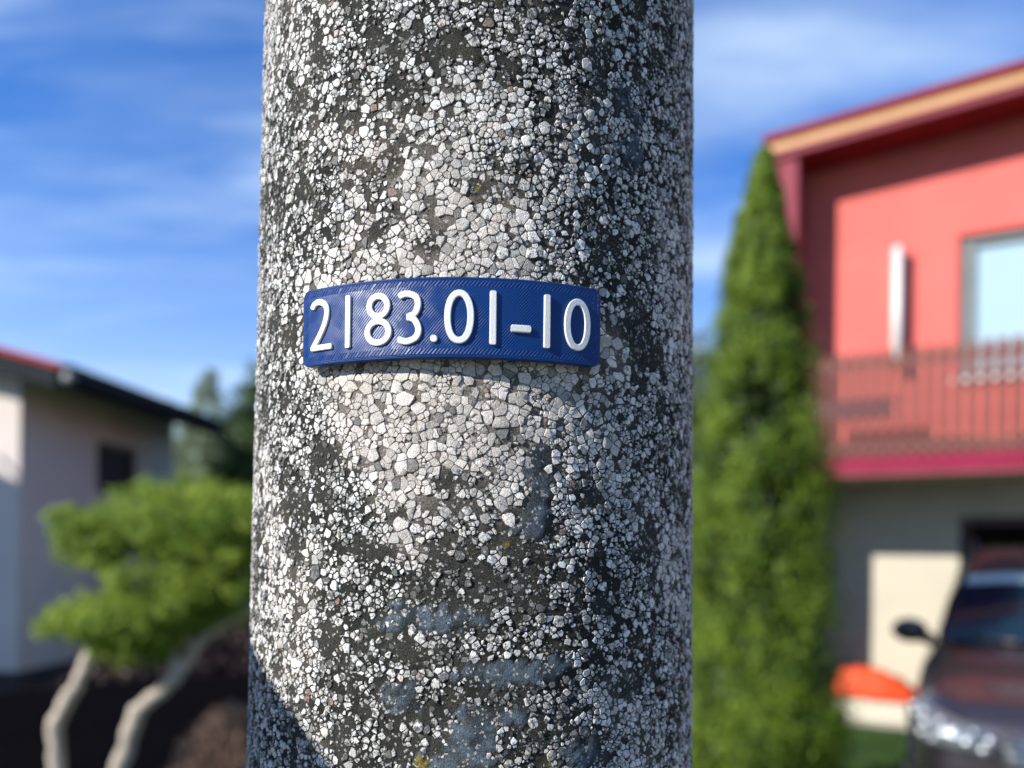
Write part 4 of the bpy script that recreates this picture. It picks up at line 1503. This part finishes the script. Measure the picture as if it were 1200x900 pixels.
# grille and bumper trim
mb = MB()
for q in range(4):
    mb.tube([(-0.44, -0.045, 0.565 + q * 0.035), (-0.2, -0.062, 0.56 + q * 0.035), (0.2, -0.062, 0.56 + q * 0.035), (0.44, -0.045, 0.565 + q * 0.035)], 0.013, 6)
mb.build('grille', M['chrome'], car, True)
MB().tube([(-0.80, 0.06, 0.40), (-0.6, -0.05, 0.385), (0, -0.085, 0.38), (0.6, -0.05, 0.385), (0.80, 0.06, 0.40)], 0.045, 10).build('bumper', M['blackpl'], car, True)
for sx in (-1, 1):
    MB().tube([(sx * 0.05, 1.16, 1.035), (sx * 0.35, 1.19, 1.05), (sx * 0.60, 1.27, 1.075)], 0.009, 6).build('wiper', M['blackpl'], car, True)

# ------------------------------------------------------------------ pale house on the left
lh = thing('pale_house', 'single-storey pale rendered house with low red roof and dark eaves', 'house', (-6.88, 11.1, -0.60), R(-4.6))
LW, LD, LH = 8.0, 4.25, 4.56
wy0, wy1, wz0, wz1 = 1.80, 3.0, 3.04, 3.90
mb = MB()
mb.box(-0.3, 0, 0, wy0, 0.42, LH).box(-0.3, 0, wy1, LD, 0.42, LH).box(-0.3, 0, wy0, wy1, 0.42, wz0).box(-0.3, 0, wy0, wy1, wz1, LH)
mb.box(-LW, -0.302, 0.003, 0.3, 0.42, LH).box(-LW, -0.302, LD - 0.3, LD, 0.42, LH).box(-LW, -LW + 0.3, 0.302, LD - 0.302, 0.42, LH)
mb.build('wall', M['lwall'], lh)
MB().box(-LW, 0.02, -0.02, LD, -0.4, 0.418).build('plinth', M['plinth'], lh)
wf = MB().box(-0.14, -0.06, wy0 + 0.002, wy0 + 0.08, wz0, wz1).box(-0.14, -0.06, wy1 - 0.08, wy1 - 0.002, wz0, wz1).box(-0.14, -0.06, wy0 + 0.082, wy1 - 0.082, wz1 - 0.08, wz1 - 0.002).box(-0.14, -0.06, wy0 + 0.082, wy1 - 0.082, wz0 + 0.002, wz0 + 0.08).build('window', M['brownframe'], lh)
MB().box(-0.11, -0.10, wy0 + 0.083, wy1 - 0.083, wz0 + 0.083, wz1 - 0.083).build('pane', M['dark'], wf)
MB().box(-0.25, -0.20, wy0 + 0.02, wy1 - 0.02, wz0 + 0.01, wz1 - 0.01).build('curtain', M['brownframe'], wf)
# mono slope roof slab rising to the left with eave along the visible side
OV, SL = 1.0, 0.26


def roofslab(x0, x1, y0, y1, dz0, dz1):
    z = lambda x, dz: 4.62 + (0.0 - x) * SL + dz
    vs_ = [(x, y, z(x, dz)) for dz in (dz0, dz1) for y in (y0, y1) for x in (x0, x1)]
    return vs_, [(0, 2, 3, 1), (4, 5, 7, 6), (0, 1, 5, 4), (2, 6, 7, 3), (0, 4, 6, 2), (1, 3, 7, 5)]


v_, f_ = roofslab(-4.0, OV, -0.5, LD + 0.45, 0.02, 0.14)
rf = mesh_obj('roof', v_, f_, M['fasciadark'], lh)
v_, f_ = roofslab(-4.0, OV - 0.05, -0.55, LD + 0.5, 0.144, 0.22)
mesh_obj('roof_sheeting', v_, f_, M['roofred'], rf)
v_, f_ = roofslab(-4.0, OV - 0.12, -0.53, -0.503, -0.12, 0.14)
mesh_obj('barge_board', v_, f_, M['fasciadark'], rf)
z0 = 4.62 - OV * SL
MB().box(OV + 0.002, OV + 0.03, -0.5, LD + 0.45, z0 - 0.10, z0 + 0.235).build('fascia', M['fasciadark'], rf)
vs_ = [(x, y, 4.62 + (4.0) * SL + dz - (-4.0 - x) * SL) for dz in (0.02, 0.22) for y in (-0.55, LD + 0.5) for x in (-LW - 0.9, -4.002)]
mesh_obj('far_slope', vs_, f_, M['roofred'], rf)
g = MB().tube([(OV + 0.10, -0.52, z0 + 0.04), (OV + 0.10, LD + 0.45, z0 + 0.02)], 0.065, 12).build('gutter', M['fasciadark'], rf, True)
MB().tube([(OV + 0.09, -0.60, z0 + 0.03), (OV + 0.09, -0.525, z0 + 0.03)], 0.085, 14).build('gutter_end', M['zinc'], g, True)
MB().tube([(OV + 0.08, LD + 0.3, z0), (OV + 0.02, LD + 0.3, z0 - 0.35), (OV + 0.0, LD + 0.3, 0)], 0.05, 8).build('downpipe', M['fasciadark'], lh, True)
# gable triangles under the roof
for yy in (0.004, LD - 0.3):
    vs_ = [(x, y, z) for y in (yy, yy + 0.29) for (x, z) in ((-0.001, LH + 0.002), (-0.001, 4.63), (-4.0, 4.63 + 4 * SL), (-LW, 4.63), (-LW, LH + 0.002))]
    mesh_obj('gable', vs_, [(0, 1, 2, 3, 4), (9, 8, 7, 6, 5)] + [(i, i + 5, (i + 1) % 5 + 5, (i + 1) % 5) for i in range(5)], M['lwall'], lh)

# ------------------------------------------------------------------ round sign added out of view to cast the shade low on the pole's left
hx, hy = -math.sin(R(62)), -math.cos(R(62))
wx, wy_ = -hy, hx
SC = Vector((PX + hx * 0.7 + wx * -0.117, PY + hy * 0.7 + wy_ * -0.117, 0))
sg = thing('added_shadow_disc', 'added unseen round grey shadow sign on a thin metal post beside the concrete pole', 'shadow disc', (SC.x, SC.y, 0), math.atan2(wy_, wx))
zc_, rd_ = 1.537, 0.35
vs, fs = [], []
for y in (-0.002, 0.002):
    vs += [(rd_ * math.cos(2 * math.pi * q / 64), y, zc_ + rd_ * math.sin(2 * math.pi * q / 64)) for q in range(64)]
fs = [tuple(range(64))[::-1], tuple(range(64, 128))] + [(q, (q + 1) % 64, (q + 1) % 64 + 64, q + 64) for q in range(64)]
mesh_obj('shade_disc', vs, fs, M['caster'], sg)
MB().tube([(0, -0.035, 0), (0, -0.035, 1.7)], 0.03, 14).build('post', M['caster'], sg, True)  # post of the added shadow disc
for z in (1.4, 1.65):
    MB().box(-0.05, 0.05, -0.034, -0.003, z, z + 0.03).build('caster_clamp', M['caster'], sg)
